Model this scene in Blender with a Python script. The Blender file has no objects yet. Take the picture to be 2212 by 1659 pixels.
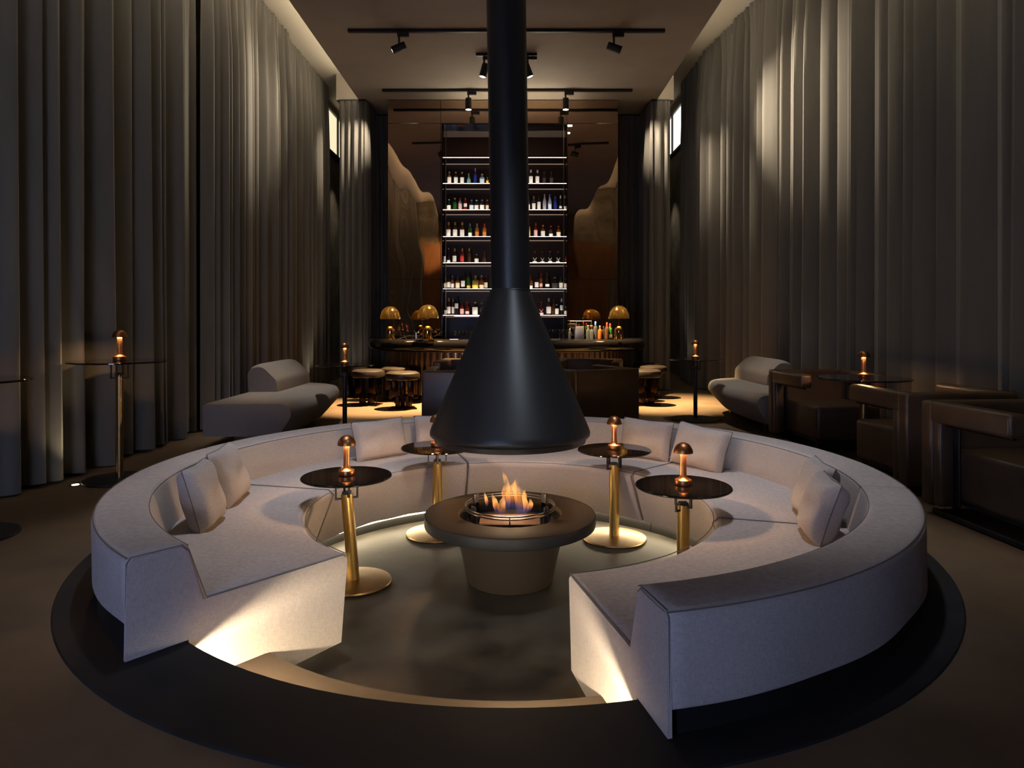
import bpy, bmesh, math, random
from mathutils import Vector, Matrix
random.seed(7)
PI = math.pi
C = bpy.context.scene.collection
F, CX, CY, HC = 1475.0, 1109.0, 693.0, 1.2      # focal length in px, principal point, eye height

def P(px, py, Y):
    return Vector(((px - CX) / F * Y, Y, HC - (py - CY) / F * Y))
def onz(px, py, z=0.0):
    return P(px, py, (HC - z) * F / (py - CY))
def s2l(c):
    f = lambda v: v / 12.92 if v <= 0.04045 else ((v + 0.055) / 1.055) ** 2.4
    return tuple(f(v / 255.0) for v in c)

# ------------------------------------------------------------------ materials
def nodes(name):
    m = bpy.data.materials.new(name); m.use_nodes = True
    nt = m.node_tree
    return m, nt, nt.nodes['Principled BSDF']

def mat(name, col, rough=0.5, metal=0.0, var=0.0, vscale=6.0, bump=0.0, bscale=60.0, stretch=(1, 1, 1), spec=0.5,
        sheen=0.0, trans=0.0, ior=1.45, coat=0.0, bdist=0.01, rvar=0.0, col2=None, detail=4.0, aniso=0.0):
    m, nt, b = nodes(name)
    L = nt.links.new
    b.inputs['Base Color'].default_value = (*col, 1)
    b.inputs['Roughness'].default_value = rough
    b.inputs['Metallic'].default_value = metal
    b.inputs['Specular IOR Level'].default_value = spec
    b.inputs['Sheen Weight'].default_value = sheen
    b.inputs['Sheen Roughness'].default_value = 0.4
    b.inputs['Transmission Weight'].default_value = trans
    b.inputs['IOR'].default_value = ior
    b.inputs['Coat Weight'].default_value = coat
    b.inputs['Coat Roughness'].default_value = 0.05
    b.inputs['Anisotropic'].default_value = aniso
    tc = nt.nodes.new('ShaderNodeTexCoord')
    mp = nt.nodes.new('ShaderNodeMapping'); mp.inputs['Scale'].default_value = stretch
    L(tc.outputs['Object'], mp.inputs['Vector'])
    if var or rvar or col2:
        n = nt.nodes.new('ShaderNodeTexNoise'); n.inputs['Scale'].default_value = vscale
        n.inputs['Detail'].default_value = detail; n.inputs['Roughness'].default_value = 0.6
        L(mp.outputs['Vector'], n.inputs['Vector'])
        r = nt.nodes.new('ShaderNodeValToRGB')
        r.color_ramp.elements[0].position = 0.3; r.color_ramp.elements[1].position = 0.7
        a = col; c2 = col2 or tuple(min(1, v * (1 + var)) for v in col)
        if not col2: a = tuple(v * (1 - var) for v in col)
        r.color_ramp.elements[0].color = (*a, 1); r.color_ramp.elements[1].color = (*c2, 1)
        L(n.outputs['Fac'], r.inputs['Fac']); L(r.outputs['Color'], b.inputs['Base Color'])
        if rvar:
            mr = nt.nodes.new('ShaderNodeMapRange')
            mr.inputs['To Min'].default_value = max(0.02, rough - rvar); mr.inputs['To Max'].default_value = rough + rvar
            L(n.outputs['Fac'], mr.inputs['Value']); L(mr.outputs['Result'], b.inputs['Roughness'])
    if bump:
        n2 = nt.nodes.new('ShaderNodeTexNoise'); n2.inputs['Scale'].default_value = bscale
        n2.inputs['Detail'].default_value = 3
        L(mp.outputs['Vector'], n2.inputs['Vector'])
        bp = nt.nodes.new('ShaderNodeBump'); bp.inputs['Strength'].default_value = bump
        bp.inputs['Distance'].default_value = bdist
        L(n2.outputs['Fac'], bp.inputs['Height']); L(bp.outputs['Normal'], b.inputs['Normal'])
    return m

def emis(name, col, strength):
    m, nt, b = nodes(name)
    b.inputs['Base Color'].default_value = (0, 0, 0, 1)
    b.inputs['Emission Color'].default_value = (*col, 1)
    b.inputs['Emission Strength'].default_value = strength
    return m

def woven(name, col, amount=0.16, scale=420.0, sheen=0.0):
    """heathered woven cloth: two crossed thread directions, a slow colour drift and a thread bump"""
    m, nt, b = nodes(name); L = nt.links.new
    tc = nt.nodes.new('ShaderNodeTexCoord')
    outs = []
    for st in ((0.12, 0.12, 1.0), (1.0, 1.0, 0.12)):
        mp = nt.nodes.new('ShaderNodeMapping'); mp.inputs['Scale'].default_value = st
        n = nt.nodes.new('ShaderNodeTexNoise'); n.inputs['Scale'].default_value = scale; n.inputs['Detail'].default_value = 2
        L(tc.outputs['Object'], mp.inputs['Vector']); L(mp.outputs['Vector'], n.inputs['Vector']); outs.append(n.outputs['Fac'])
    ad = nt.nodes.new('ShaderNodeMath'); ad.operation = 'ADD'; L(outs[0], ad.inputs[0]); L(outs[1], ad.inputs[1])
    big = nt.nodes.new('ShaderNodeTexNoise'); big.inputs['Scale'].default_value = 5; L(tc.outputs['Object'], big.inputs['Vector'])
    ad2 = nt.nodes.new('ShaderNodeMath'); ad2.operation = 'MULTIPLY_ADD'; ad2.inputs[1].default_value = 0.25
    L(big.outputs['Fac'], ad2.inputs[0]); L(ad.outputs[0], ad2.inputs[2])
    mr = nt.nodes.new('ShaderNodeMapRange'); mr.inputs['From Min'].default_value = 0.7; mr.inputs['From Max'].default_value = 1.55
    L(ad2.outputs[0], mr.inputs['Value'])
    mx = nt.nodes.new('ShaderNodeMix'); mx.data_type = 'RGBA'
    mx.inputs['A'].default_value = (*[v * (1 - amount) for v in col], 1)
    mx.inputs['B'].default_value = (*[v * (1 + amount) for v in col], 1)
    L(mr.outputs['Result'], mx.inputs['Factor']); L(mx.outputs['Result'], b.inputs['Base Color'])
    bp = nt.nodes.new('ShaderNodeBump'); bp.inputs['Strength'].default_value = 0.35; bp.inputs['Distance'].default_value = 0.002
    L(ad.outputs[0], bp.inputs['Height']); L(bp.outputs['Normal'], b.inputs['Normal'])
    b.inputs['Roughness'].default_value = 0.9; b.inputs['Specular IOR Level'].default_value = 0.15
    b.inputs['Sheen Weight'].default_value = sheen
    return m

def bronze_mirror(name, col, wav=0.06):
    m, nt, b = nodes(name); L = nt.links.new
    b.inputs['Base Color'].default_value = (*col, 1); b.inputs['Metallic'].default_value = 1; b.inputs['Roughness'].default_value = 0.015
    tc = nt.nodes.new('ShaderNodeTexCoord')
    mp = nt.nodes.new('ShaderNodeMapping'); mp.inputs['Scale'].default_value = (1.6, 1.6, 0.55)
    n = nt.nodes.new('ShaderNodeTexNoise'); n.inputs['Scale'].default_value = 1.0; n.inputs['Detail'].default_value = 1.0
    bp = nt.nodes.new('ShaderNodeBump'); bp.inputs['Strength'].default_value = 1.0; bp.inputs['Distance'].default_value = wav
    L(tc.outputs['Object'], mp.inputs['Vector']); L(mp.outputs['Vector'], n.inputs['Vector'])
    L(n.outputs['Fac'], bp.inputs['Height']); L(bp.outputs['Normal'], b.inputs['Normal'])
    return m

M = {}
M['linen'] = woven('grey linen', (0.36, 0.326, 0.322), 0.2)
M['linen_seam'] = mat('grey linen seam', (0.13, 0.115, 0.112), 0.9)
M['lounge'] = woven('taupe wool', (0.22, 0.20, 0.19), 0.14)
M['velvet'] = mat('taupe velvet', (0.125, 0.115, 0.102), 0.85, var=0.12, vscale=3, stretch=(1, 1, 0.15), sheen=0.25, spec=0.1, bump=0.15, bscale=180, bdist=0.003)
M['floor'] = mat('brown trowelled floor', (0.085, 0.057, 0.035), 0.62, spec=0.25, col2=(0.165, 0.113, 0.071), vscale=1.3, detail=8, rvar=0.12, bump=0.06, bscale=9, bdist=0.01)
M['ring'] = mat('black ring floor', (0.010, 0.0108, 0.0125), 0.7, spec=0.2, col2=(0.02, 0.02, 0.022), vscale=5, detail=8, rvar=0.12, bump=0.08, bscale=40, bdist=0.004)
M['pit'] = mat('dark polished plaster', (0.008, 0.007, 0.006), 0.48, spec=0.25, col2=(0.055, 0.05, 0.042), vscale=2.8, detail=10, rvar=0.14, bump=0.25, bscale=7, bdist=0.006)
M['step'] = mat('brown step', (0.06, 0.04, 0.026), 0.55, spec=0.3, col2=(0.09, 0.062, 0.042), vscale=4, detail=8, bump=0.1, bscale=30, bdist=0.004)
M['ceil'] = mat('taupe plaster ceiling', (0.30, 0.255, 0.21), 0.8, var=0.06, vscale=2, bump=0.05, bscale=30)
M['recess'] = mat('pale cove plaster', (0.50, 0.45, 0.37), 0.85)
M['concrete'] = mat('raw mottled wall', (0.10, 0.088, 0.068), 0.85, col2=(0.26, 0.235, 0.185), vscale=2.2, detail=10, bump=0.5, bscale=14, bdist=0.02)
M['walnut'] = mat('walnut panelling', (0.16, 0.075, 0.03), 0.45, col2=(0.24, 0.12, 0.05), vscale=2, stretch=(3, 3, 0.4), detail=6)
M['steel'] = mat('black powder coated steel', (0.012, 0.012, 0.013), 0.41, var=0.15, vscale=160, bump=0.25, bscale=420, bdist=0.001, spec=0.6)
M['rim'] = mat('dark bronze table top', (0.022, 0.013, 0.007), 0.75, spec=0.15, var=0.1, vscale=12, bump=0.05, bscale=200, bdist=0.001)
M['cone'] = mat('taupe cone base', (0.034, 0.027, 0.021), 0.45, var=0.06, vscale=6)
M['brass'] = mat('brushed brass', (0.52, 0.34, 0.12), 0.3, 1.0, var=0.1, vscale=40, stretch=(1, 1, 0.05), aniso=0.4)
M['antbrass'] = mat('antique brass disc', (0.30, 0.20, 0.09), 0.36, 1.0, var=0.12, vscale=14)
M['copper'] = mat('brushed copper', (0.30, 0.125, 0.055), 0.38, 1.0, var=0.12, vscale=30, stretch=(1, 1, 0.1))
M['polbrass'] = mat('polished gold', (0.83, 0.55, 0.20), 0.06, 1.0)
M['black'] = mat('matt black metal', (0.01, 0.01, 0.011), 0.45)
M['blackglass'] = mat('black glass', (0.004, 0.003, 0.003), 0.025, spec=0.7, coat=0.5)
M['plinth'] = mat('black plinth', (0.006, 0.006, 0.006), 0.6)
M['stoolseat'] = mat('black leather', (0.016, 0.011, 0.008), 0.4, var=0.2, vscale=7, bump=0.2, bscale=130, bdist=0.002); M['leather'] = mat('dark brown leather', (0.075, 0.046, 0.030), 0.38, var=0.2, vscale=7, bump=0.25, bscale=130, bdist=0.002, spec=0.55)
M['cbronze'] = mat('dark bronze tube', (0.03, 0.016, 0.011), 0.28, 1.0)
M['lacquer'] = mat('black lacquer', (0.006, 0.005, 0.005), 0.13, spec=0.6, coat=0.4)
M['flute'] = mat('fluted copper', (0.42, 0.27, 0.19), 0.22, 1.0)
M['mirror'] = bronze_mirror('bronze mirror', (0.48, 0.34, 0.25), 0.011)
M['mirror2'] = mat('dark brown glass back', (0.03, 0.014, 0.008), 0.35, spec=0.25)
M['mirror3'] = bronze_mirror('clear cabinet mirror', (0.5, 0.5, 0.52), 0.05)
M['smoke'] = mat('smoked cabinet', (0.012, 0.008, 0.006), 0.15, spec=0.5)
M['shelfm'] = mat('bronze shelf', (0.30, 0.19, 0.13), 0.05, 1.0)
M['chrome'] = mat('chrome', (0.75, 0.75, 0.78), 0.08, 1.0)
M['glass'] = mat('clear glass', (0.95, 0.96, 0.97), 0.02, trans=1.0)
M['satin'] = mat('satin steel', (0.36, 0.36, 0.42), 0.35, 0.9)
M['guard'] = mat('gunmetal guard', (0.05, 0.05, 0.055), 0.3, 0.8)
M['burner'] = mat('burner pan', (0.16, 0.09, 0.06), 0.4, 0.6)
WARM = (1.0, 0.50, 0.17); AMB = (1.0, 0.80, 0.50); CREAM = (1.0, 0.86, 0.62)
M['e_lamp'] = emis('lamp ring light', (1.0, 0.56, 0.25), 600)
M['e_bulb'] = emis('bar lamp bulb', (1.0, 0.70, 0.34), 75)
M['e_strip'] = emis('seat light strip', AMB, 36)
M['e_nose'] = emis('step light strip', AMB, 540)
M['e_cove'] = emis('cove light strip', CREAM, 50); M['e_ceil_fill'] = emis('added ceiling fill', CREAM, 52)
M['e_shelf'] = emis('shelf light strip', (1.0, 0.84, 0.70), 15); M['e_edge_glow'] = emis('painted rear edge glow', (1.0, 0.72, 0.5), 0.5)
M['e_lens'] = emis('spotlight lens', (1.0, 0.93, 0.8), 14)
M['e_floor'] = emis('uplight lens', (1.0, 0.85, 0.55), 30)
M['e_win1'] = emis('lit blind cream', (1.0, 0.86, 0.55), 1.0)
M['e_win2'] = emis('lit blind white', (1.0, 0.96, 0.84), 1.35)

def dome_mat():
    m, nt, b = nodes('half mirrored gold'); L = nt.links.new
    b.inputs['Base Color'].default_value = (0.85, 0.55, 0.2, 1); b.inputs['Metallic'].default_value = 1; b.inputs['Roughness'].default_value = 0.07
    tl = nt.nodes.new('ShaderNodeBsdfTranslucent'); tl.inputs['Color'].default_value = (0.95, 0.7, 0.3, 1)
    mx = nt.nodes.new('ShaderNodeMixShader'); mx.inputs['Fac'].default_value = 0.2
    L(b.outputs[0], mx.inputs[1]); L(tl.outputs[0], mx.inputs[2]); L(mx.outputs[0], nt.nodes['Material Output'].inputs['Surface'])
    return m
M['dome'] = dome_mat()
# ------------------------------------------------------------------ mesh builder
class MB:
    def __init__(s): s.v = []; s.f = []
    def add(s, vs, fs, mx=None):
        o = len(s.v)
        s.v += [tuple(mx @ Vector(v)) if mx else tuple(v) for v in vs]
        s.f += [tuple(i + o for i in f) for f in fs]
        return s
    def box(s, c, d, mx=None):
        x, y, z = c; a, b, e = d[0] / 2, d[1] / 2, d[2] / 2
        vs = [(x + i * a, y + j * b, z + k * e) for k in (-1, 1) for j in (-1, 1) for i in (-1, 1)]
        return s.add(vs, [(0, 2, 3, 1), (4, 5, 7, 6), (0, 1, 5, 4), (2, 6, 7, 3), (0, 4, 6, 2), (1, 3, 7, 5)], mx)
    def rbox(s, c, d, r=0.01, seg=2, mx=None):
        bm = bmesh.new(); bmesh.ops.create_cube(bm, size=1.0)
        bmesh.ops.scale(bm, vec=d, verts=bm.verts); bmesh.ops.translate(bm, vec=c, verts=bm.verts)
        bmesh.ops.bevel(bm, geom=list(bm.edges), offset=r, segments=seg, profile=0.5, affect='EDGES')
        bm.verts.index_update()
        s.add([v.co.copy() for v in bm.verts], [[v.index for v in f.verts] for f in bm.faces], mx); bm.free(); return s
    def lathe(s, prof, seg=32, c=(0, 0, 0), mx=None, caps=True):
        n = len(prof); vs = []; fs = []
        for k in range(seg):
            a = 2 * PI * k / seg
            for r, z in prof: vs.append((c[0] + r * math.cos(a), c[1] + r * math.sin(a), c[2] + z))
        for k in range(seg):
            k2 = (k + 1) % seg
            for i in range(n - 1): fs.append((k * n + i, k2 * n + i, k2 * n + i + 1, k * n + i + 1))
        if caps:
            if prof[0][0] > 1e-6: fs.append(tuple(k * n for k in reversed(range(seg))))
            if prof[-1][0] > 1e-6: fs.append(tuple(k * n + n - 1 for k in range(seg)))
        return s.add(vs, fs, mx)
    def tube(s, path, r, seg=8, closed=False, square=False, mx=None):
        P_ = [Vector(p) for p in path]; n = len(P_); vs = []; fs = []
        if square: seg = 4
        for i, p in enumerate(P_):
            a = P_[(i - 1) % n] if (closed or i > 0) else p
            b = P_[(i + 1) % n] if (closed or i < n - 1) else p
            d1 = (p - a).normalized() if (p - a).length > 1e-9 else None
            d2 = (b - p).normalized() if (b - p).length > 1e-9 else None
            t = ((d1 or d2) + (d2 or d1)).normalized()
            k = 1.0
            if d1 and d2: k = 1.0 / max(0.5, math.cos(d1.angle(d2, 0) / 2))
            up = Vector((0, 0, 1)) if abs(t.z) < 0.95 else Vector((0, 1, 0))
            if abs(t.z) < 0.95: u = t.cross(up).normalized()
            else: u = Vector((1, 0, 0)); u = (u - t * u.dot(t)).normalized()
            w = u.cross(t).normalized()
            for j in range(seg):
                an = 2 * PI * (j + (0.5 if square else 0)) / seg
                rr = r * (1.414 if square else 1)
                vs.append(p + u * math.cos(an) * rr * (k if square else 1) + w * math.sin(an) * rr * (k if square else 1))
        m = n if closed else n - 1
        for i in range(m):
            i2 = (i + 1) % n
            for j in range(seg):
                j2 = (j + 1) % seg
                fs.append((i * seg + j, i * seg + j2, i2 * seg + j2, i2 * seg + j))
        if not closed:
            fs.append(tuple(reversed(range(seg)))); fs.append(tuple((n - 1) * seg + j for j in range(seg)))
        return s.add(vs, fs, mx)
    def loft(s, rings, caps=True, closed=False, mx=None):
        n = len(rings[0]); vs = [p for r in rings for p in r]; fs = []
        R = len(rings)
        for i in range(R if closed else R - 1):
            i2 = (i + 1) % R
            for j in range(n):
                j2 = (j + 1) % n
                fs.append((i * n + j, i * n + j2, i2 * n + j2, i2 * n + j))
        if caps and not closed:
            fs.append(tuple(reversed(range(n)))); fs.append(tuple((R - 1) * n + j for j in range(n)))
        return s.add(vs, fs, mx)
    def grid(s, fn, nu, nv, mx=None):
        vs = [fn(i / nu, j / nv) for i in range(nu + 1) for j in range(nv + 1)]
        fs = [(i * (nv + 1) + j, (i + 1) * (nv + 1) + j, (i + 1) * (nv + 1) + j + 1, i * (nv + 1) + j + 1) for i in range(nu) for j in range(nv)]
        return s.add(vs, fs, mx)
    def build(s, name, m, parent=None, loc=(0, 0, 0), rot=(0, 0, 0), ang=35, origin=None):
        me = bpy.data.meshes.new(name)
        vs = s.v
        if origin is not None:
            o_ = Vector(origin); vs = [tuple(Vector(v) - o_) for v in vs]; loc = origin
        me.from_pydata(vs, [], s.f); me.update()
        bm = bmesh.new(); bm.from_mesh(me); bmesh.ops.recalc_face_normals(bm, faces=bm.faces); bm.to_mesh(me); bm.free()
        if ang:
            me.polygons.foreach_set('use_smooth', [True] * len(me.polygons)); me.set_sharp_from_angle(angle=math.radians(ang))
        me.materials.append(m if not isinstance(m, str) else M[m])
        o = bpy.data.objects.new(name, me); C.objects.link(o)
        o.location = loc; o.rotation_euler = rot
        if parent: o.parent = parent
        return o

def tag(o, label, cat, group=None, kind=None):
    o['label'] = label; o['category'] = cat
    if group: o['group'] = group
    if kind: o['kind'] = kind
    return o
def thing(name, label, cat, loc=(0, 0, 0), rz=0.0, group=None):
    o = bpy.data.objects.new(name, None); C.objects.link(o); o.empty_display_size = 0.1
    o.location = loc; o.rotation_euler = (0, 0, rz)
    return tag(o, label, cat, group)
def dup(root, loc, rz, label, group=None):
    def cp(o, par):
        c = o.copy(); C.objects.link(c); c.parent = par
        for ch in list(o.children): cp(ch, c)
        return c
    r = cp(root, None); r.location = loc; r.rotation_euler = (0, 0, rz); r['label'] = label
    if group: r['group'] = group
    return r
def struct(name, mb, m, **k):
    o = mb.build(name, m, **k); o['kind'] = 'structure'; return o
def fillet(pts, seg=4):
    """pts: (x, y, r) closed polygon -> list of (x, y) with rounded corners; constant count"""
    out = []; n = len(pts)
    for i, (x, y, r) in enumerate(pts):
        p = Vector((x, y)); a = Vector(pts[i - 1][:2]); b = Vector(pts[(i + 1) % n][:2])
        if r <= 0: out.append((x, y)); continue
        u = (a - p).normalized(); v = (b - p).normalized()
        an = u.angle(v); d = min(r / math.tan(an / 2), (a - p).length * 0.48, (b - p).length * 0.48)
        rr = d * math.tan(an / 2); ce = p + (u + v).normalized() * (rr / math.sin(an / 2))
        s0 = p + u * d - ce; s1 = p + v * d - ce
        a0 = math.atan2(s0.y, s0.x); a1 = math.atan2(s1.y, s1.x); da = (a1 - a0 + PI) % (2 * PI) - PI
        for k in range(seg + 1):
            t = a0 + da * k / seg; out.append((ce.x + rr * math.cos(t), ce.y + rr * math.sin(t)))
    return out

# ------------------------------------------------------------------ camera and world
cam = bpy.data.cameras.new('camera'); co = bpy.data.objects.new('camera', cam); C.objects.link(co)
co.location = (0, 0, HC); co.rotation_euler = (PI / 2, 0, 0)
cam.sensor_width = 36; cam.lens = F / 2212 * 36; cam.shift_x = (1106 - CX) / 2212; cam.shift_y = (CY - 829.5) / 2212
cam.clip_start = 0.05
sc = bpy.context.scene; sc.camera = co
sc.view_settings.view_transform = 'Standard'; sc.view_settings.look = 'None'; sc.view_settings.gamma = 1
sc.view_settings.exposure = 0.0; sc.view_settings.use_curve_mapping = False
w = bpy.data.worlds.new('world'); sc.world = w; w.use_nodes = True
w.node_tree.nodes['Background'].inputs['Color'].default_value = (0.48, 0.60, 1.0, 1)
w.node_tree.nodes['Background'].inputs['Strength'].default_value = 13.0
cy = sc.cycles
cy.use_denoising = True; cy.max_bounces = 8; cy.diffuse_bounces = 4; cy.glossy_bounces = 4; cy.transmission_bounces = 8
cy.transparent_max_bounces = 16
cy.sample_clamp_indirect = 4; cy.caustics_reflective = False; cy.caustics_refractive = False; cy.blur_glossy = 0.5

# ------------------------------------------------------------------ setting
PX, PY = -0.02, 3.96            # centre of the sunken circle
R_RING, R_PIT, Z_PIT, Z_STEP, R_STEP = 2.20, 1.85, -0.31, -0.16, 1.51
def pol(th, r, z=0.0):          # th in degrees from the side facing the camera, positive to the right
    t = math.radians(th); return (PX + r * math.sin(t), PY - r * math.cos(t), z)
X0, X1, Y0, Y1 = -3.62, 4.05, -1.4, 16.5
mb = MB(); N = 128
angs = sorted([2 * PI * k / N for k in range(N)] + [math.atan2(y - PY, x - PX) % (2 * PI) for x in (X0, X1) for y in (Y0, Y1)])
vs = []; fs = []
for a in angs:
    c_, s_ = math.cos(a), math.sin(a)
    t = min(((X1 - PX) / c_ if c_ > 1e-9 else (X0 - PX) / c_ if c_ < -1e-9 else 1e9), ((Y1 - PY) / s_ if s_ > 1e-9 else (Y0 - PY) / s_ if s_ < -1e-9 else 1e9))
    vs += [(PX + R_RING * c_, PY + R_RING * s_, 0), (PX + t * c_, PY + t * s_, 0)]
n = len(angs)
fs = [(2 * i, 2 * i + 1, 2 * ((i + 1) % n) + 1, 2 * ((i + 1) % n)) for i in range(n)]
struct('floor', MB().add(vs, fs), 'floor')
struct('floor_ring', MB().lathe([(R_PIT + 0.06, -0.035), (R_PIT, -0.035), (R_PIT, 0.002), (R_PIT + 0.004, 0.006), (R_RING, 0.006), (R_RING + 0.006, 0.0)], 128, (PX, PY, 0), caps=False), 'ring')
struct('floor_pit', MB().lathe([(1.95, Z_PIT), (0.0, Z_PIT)], 128, (PX, PY, 0), caps=False), 'pit')
struct('wall_pit', MB().lathe([(1.93, Z_PIT), (1.93, -0.034)], 128, (PX, PY, 0), caps=False), 'plinth')
T0, T1 = 13.0, 319.6            # free ends of the round sofa
def arcsweep(prof, t0, t1, step=3.0, inset=0.0, tw=None, mbx=None):
    k = max(2, int(round((t1 - t0) / step))); rings = []
    for i in range(k + 1):
        th = t0 + (t1 - t0) * i / k
        pr = prof(th) if callable(prof) else prof
        rings.append([pol(th, r, z) for r, z in pr])
    return (mbx or MB()).loft(rings)
struct('floor_step', arcsweep([(R_STEP, Z_PIT), (R_STEP, Z_STEP - 0.008), (R_STEP + 0.008, Z_STEP), (1.925, Z_STEP), (1.925, Z_PIT)], T1 - 360 - 1.0, T0 + 1.5), 'step')

# room shell
ZC, ZL, ZR = 5.0, 5.45, 6.0     # ceiling slab, left and right cove heights
SX0, SX1 = -2.66, 2.47
struct('ceiling', MB().box(((SX0 + SX1) / 2, 5.6, ZC + 0.12), (SX1 - SX0, 14.0, 0.24)), 'ceil')
struct('ceiling_cove_left', MB().box(((X0 - 0.1 - 2.2) / 2, 7.5, ZL + 0.05), (-2.2 - X0 + 0.1, 18.2, 0.1)), 'recess')
struct('ceiling_cove_right', MB().box(((X1 + 0.1 + 2.2) / 2, 7.5, ZR + 0.05), (X1 + 0.1 - 2.2, 18.2, 0.1)), 'recess')
struct('ceiling_void', MB().box((0, 7.5, 6.3), (X1 - X0 + 0.4, 18.4, 0.1)), 'plinth')
struct('trim_1', MB().box((-2.83, 14.1, 5.225), (0.44, 4.7, 0.45)), 'ceil')
struct('trim_2', MB().box((2.58, 14.1, 5.5), (0.36, 4.7, 1.0)), 'ceil')
struct('trim_3', MB().box((SX0 + 0.05, 5.6, 5.33), (0.1, 14.0, 0.30)), 'recess')
struct('trim_4', MB().box((SX1 - 0.05, 5.6, 5.6), (0.1, 14.0, 0.80)), 'recess')
struct('ceiling_far', MB().box((-0.1, 14.6, ZC + 0.1), (5.6, 4.0, 0.2)), 'ceil')
XRW = 3.60                      # right wall of the far part
struct('wall_left', MB().box((X0 - 0.05, 7.5, 3.0), (0.1, 18.2, 6.4)), 'concrete')
struct('wall_right', MB().box((X1 + 0.05, 4.5, 3.0), (0.1, 12.0, 6.4)).box((XRW + 0.06, 13.6, 3.0), (0.12, 6.0, 6.4)).box((3.85, 10.6, 3.0), (0.5, 0.1, 6.4)), 'concrete')
struct('wall_back', MB().box((0.2, Y1 + 0.05, 3.0), (8.2, 0.1, 6.4)), 'concrete')
# wall behind the camera: walnut panelling with a low gap shaped for cool fill light
struct('wall_front', MB().box((-3.0, Y0, 1.6), (1.8, 0.1, 3.2)).box((1.75, Y0, 1.6), (5.1, 0.1, 3.2)).box((-1.55, Y0, 2.45), (1.6, 0.1, 1.5)).box((-1.55, Y0, 0.12), (1.6, 0.1, 0.24)).box((0.2, Y0, 3.65), (8.2, 0.1, 0.9)), 'walnut')
struct('wall_front_upper', MB().box((0.2, Y0, 5.2), (8.2, 0.1, 2.2)), 'concrete')

def window(n, xw, sgn, y0, y1, z0, z1, em):
    fr = MB(); t = 0.05
    x = xw + sgn * 0.03
    for z in (z0, z1): fr.box((x, (y0 + y1) / 2, z), (0.06, y1 - y0 + t, t))
    for y in (y0, (y0 + y1) / 2, y1): fr.box((x, y, (z0 + z1) / 2), (0.06, t * (0.6 if y not in (y0, y1) else 1), z1 - z0))
    r = struct('window_%d' % n, fr, 'black')
    MB().box((xw + sgn * 0.015, (y0 + y1) / 2, (z0 + z1) / 2), (0.01, y1 - y0, z1 - z0)).build('pane', em, r)
window(1, X0, 1, 13.1, 14.75, 4.52, 5.34, 'e_win1')
window(2, XRW, -1, 14.4, 16.2, 4.93, 5.82, 'e_win2')
# cove light strips on the slab edges
tag(MB().box((SX0 - 0.012, 5.1, 5.20), (0.02, 13.0, 0.02)).build('cove_light_strip', 'e_cove'), 'long warm light strip hidden along the left ceiling edge above the left curtains', 'light strip', 'ceiling cove strips')
tag(MB().box((SX1 + 0.012, 5.1, 5.20), (0.02, 13.0, 0.02)).build('cove_light_strip', 'e_cove'), 'long warm light strip hidden along the right ceiling edge above the right curtains', 'light strip', 'ceiling cove strips')
for a_, b_, nm in ((T1 - 360 + 3.0, T1 - 360 + 15.0, 'short warm light strip under the ring edge beside the left sofa end'), (T0 - 15.0, T0 - 3.0, 'short warm light strip under the ring edge beside the right sofa end')):
    tag(arcsweep([(1.905, -0.06), (1.925, -0.06), (1.925, -0.045), (1.905, -0.045)], a_, b_).build('step_light_strip', 'e_nose', origin=pol((a_ + b_) / 2, 1.9, -0.05)), nm, 'light strip', 'step light strips')

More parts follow.
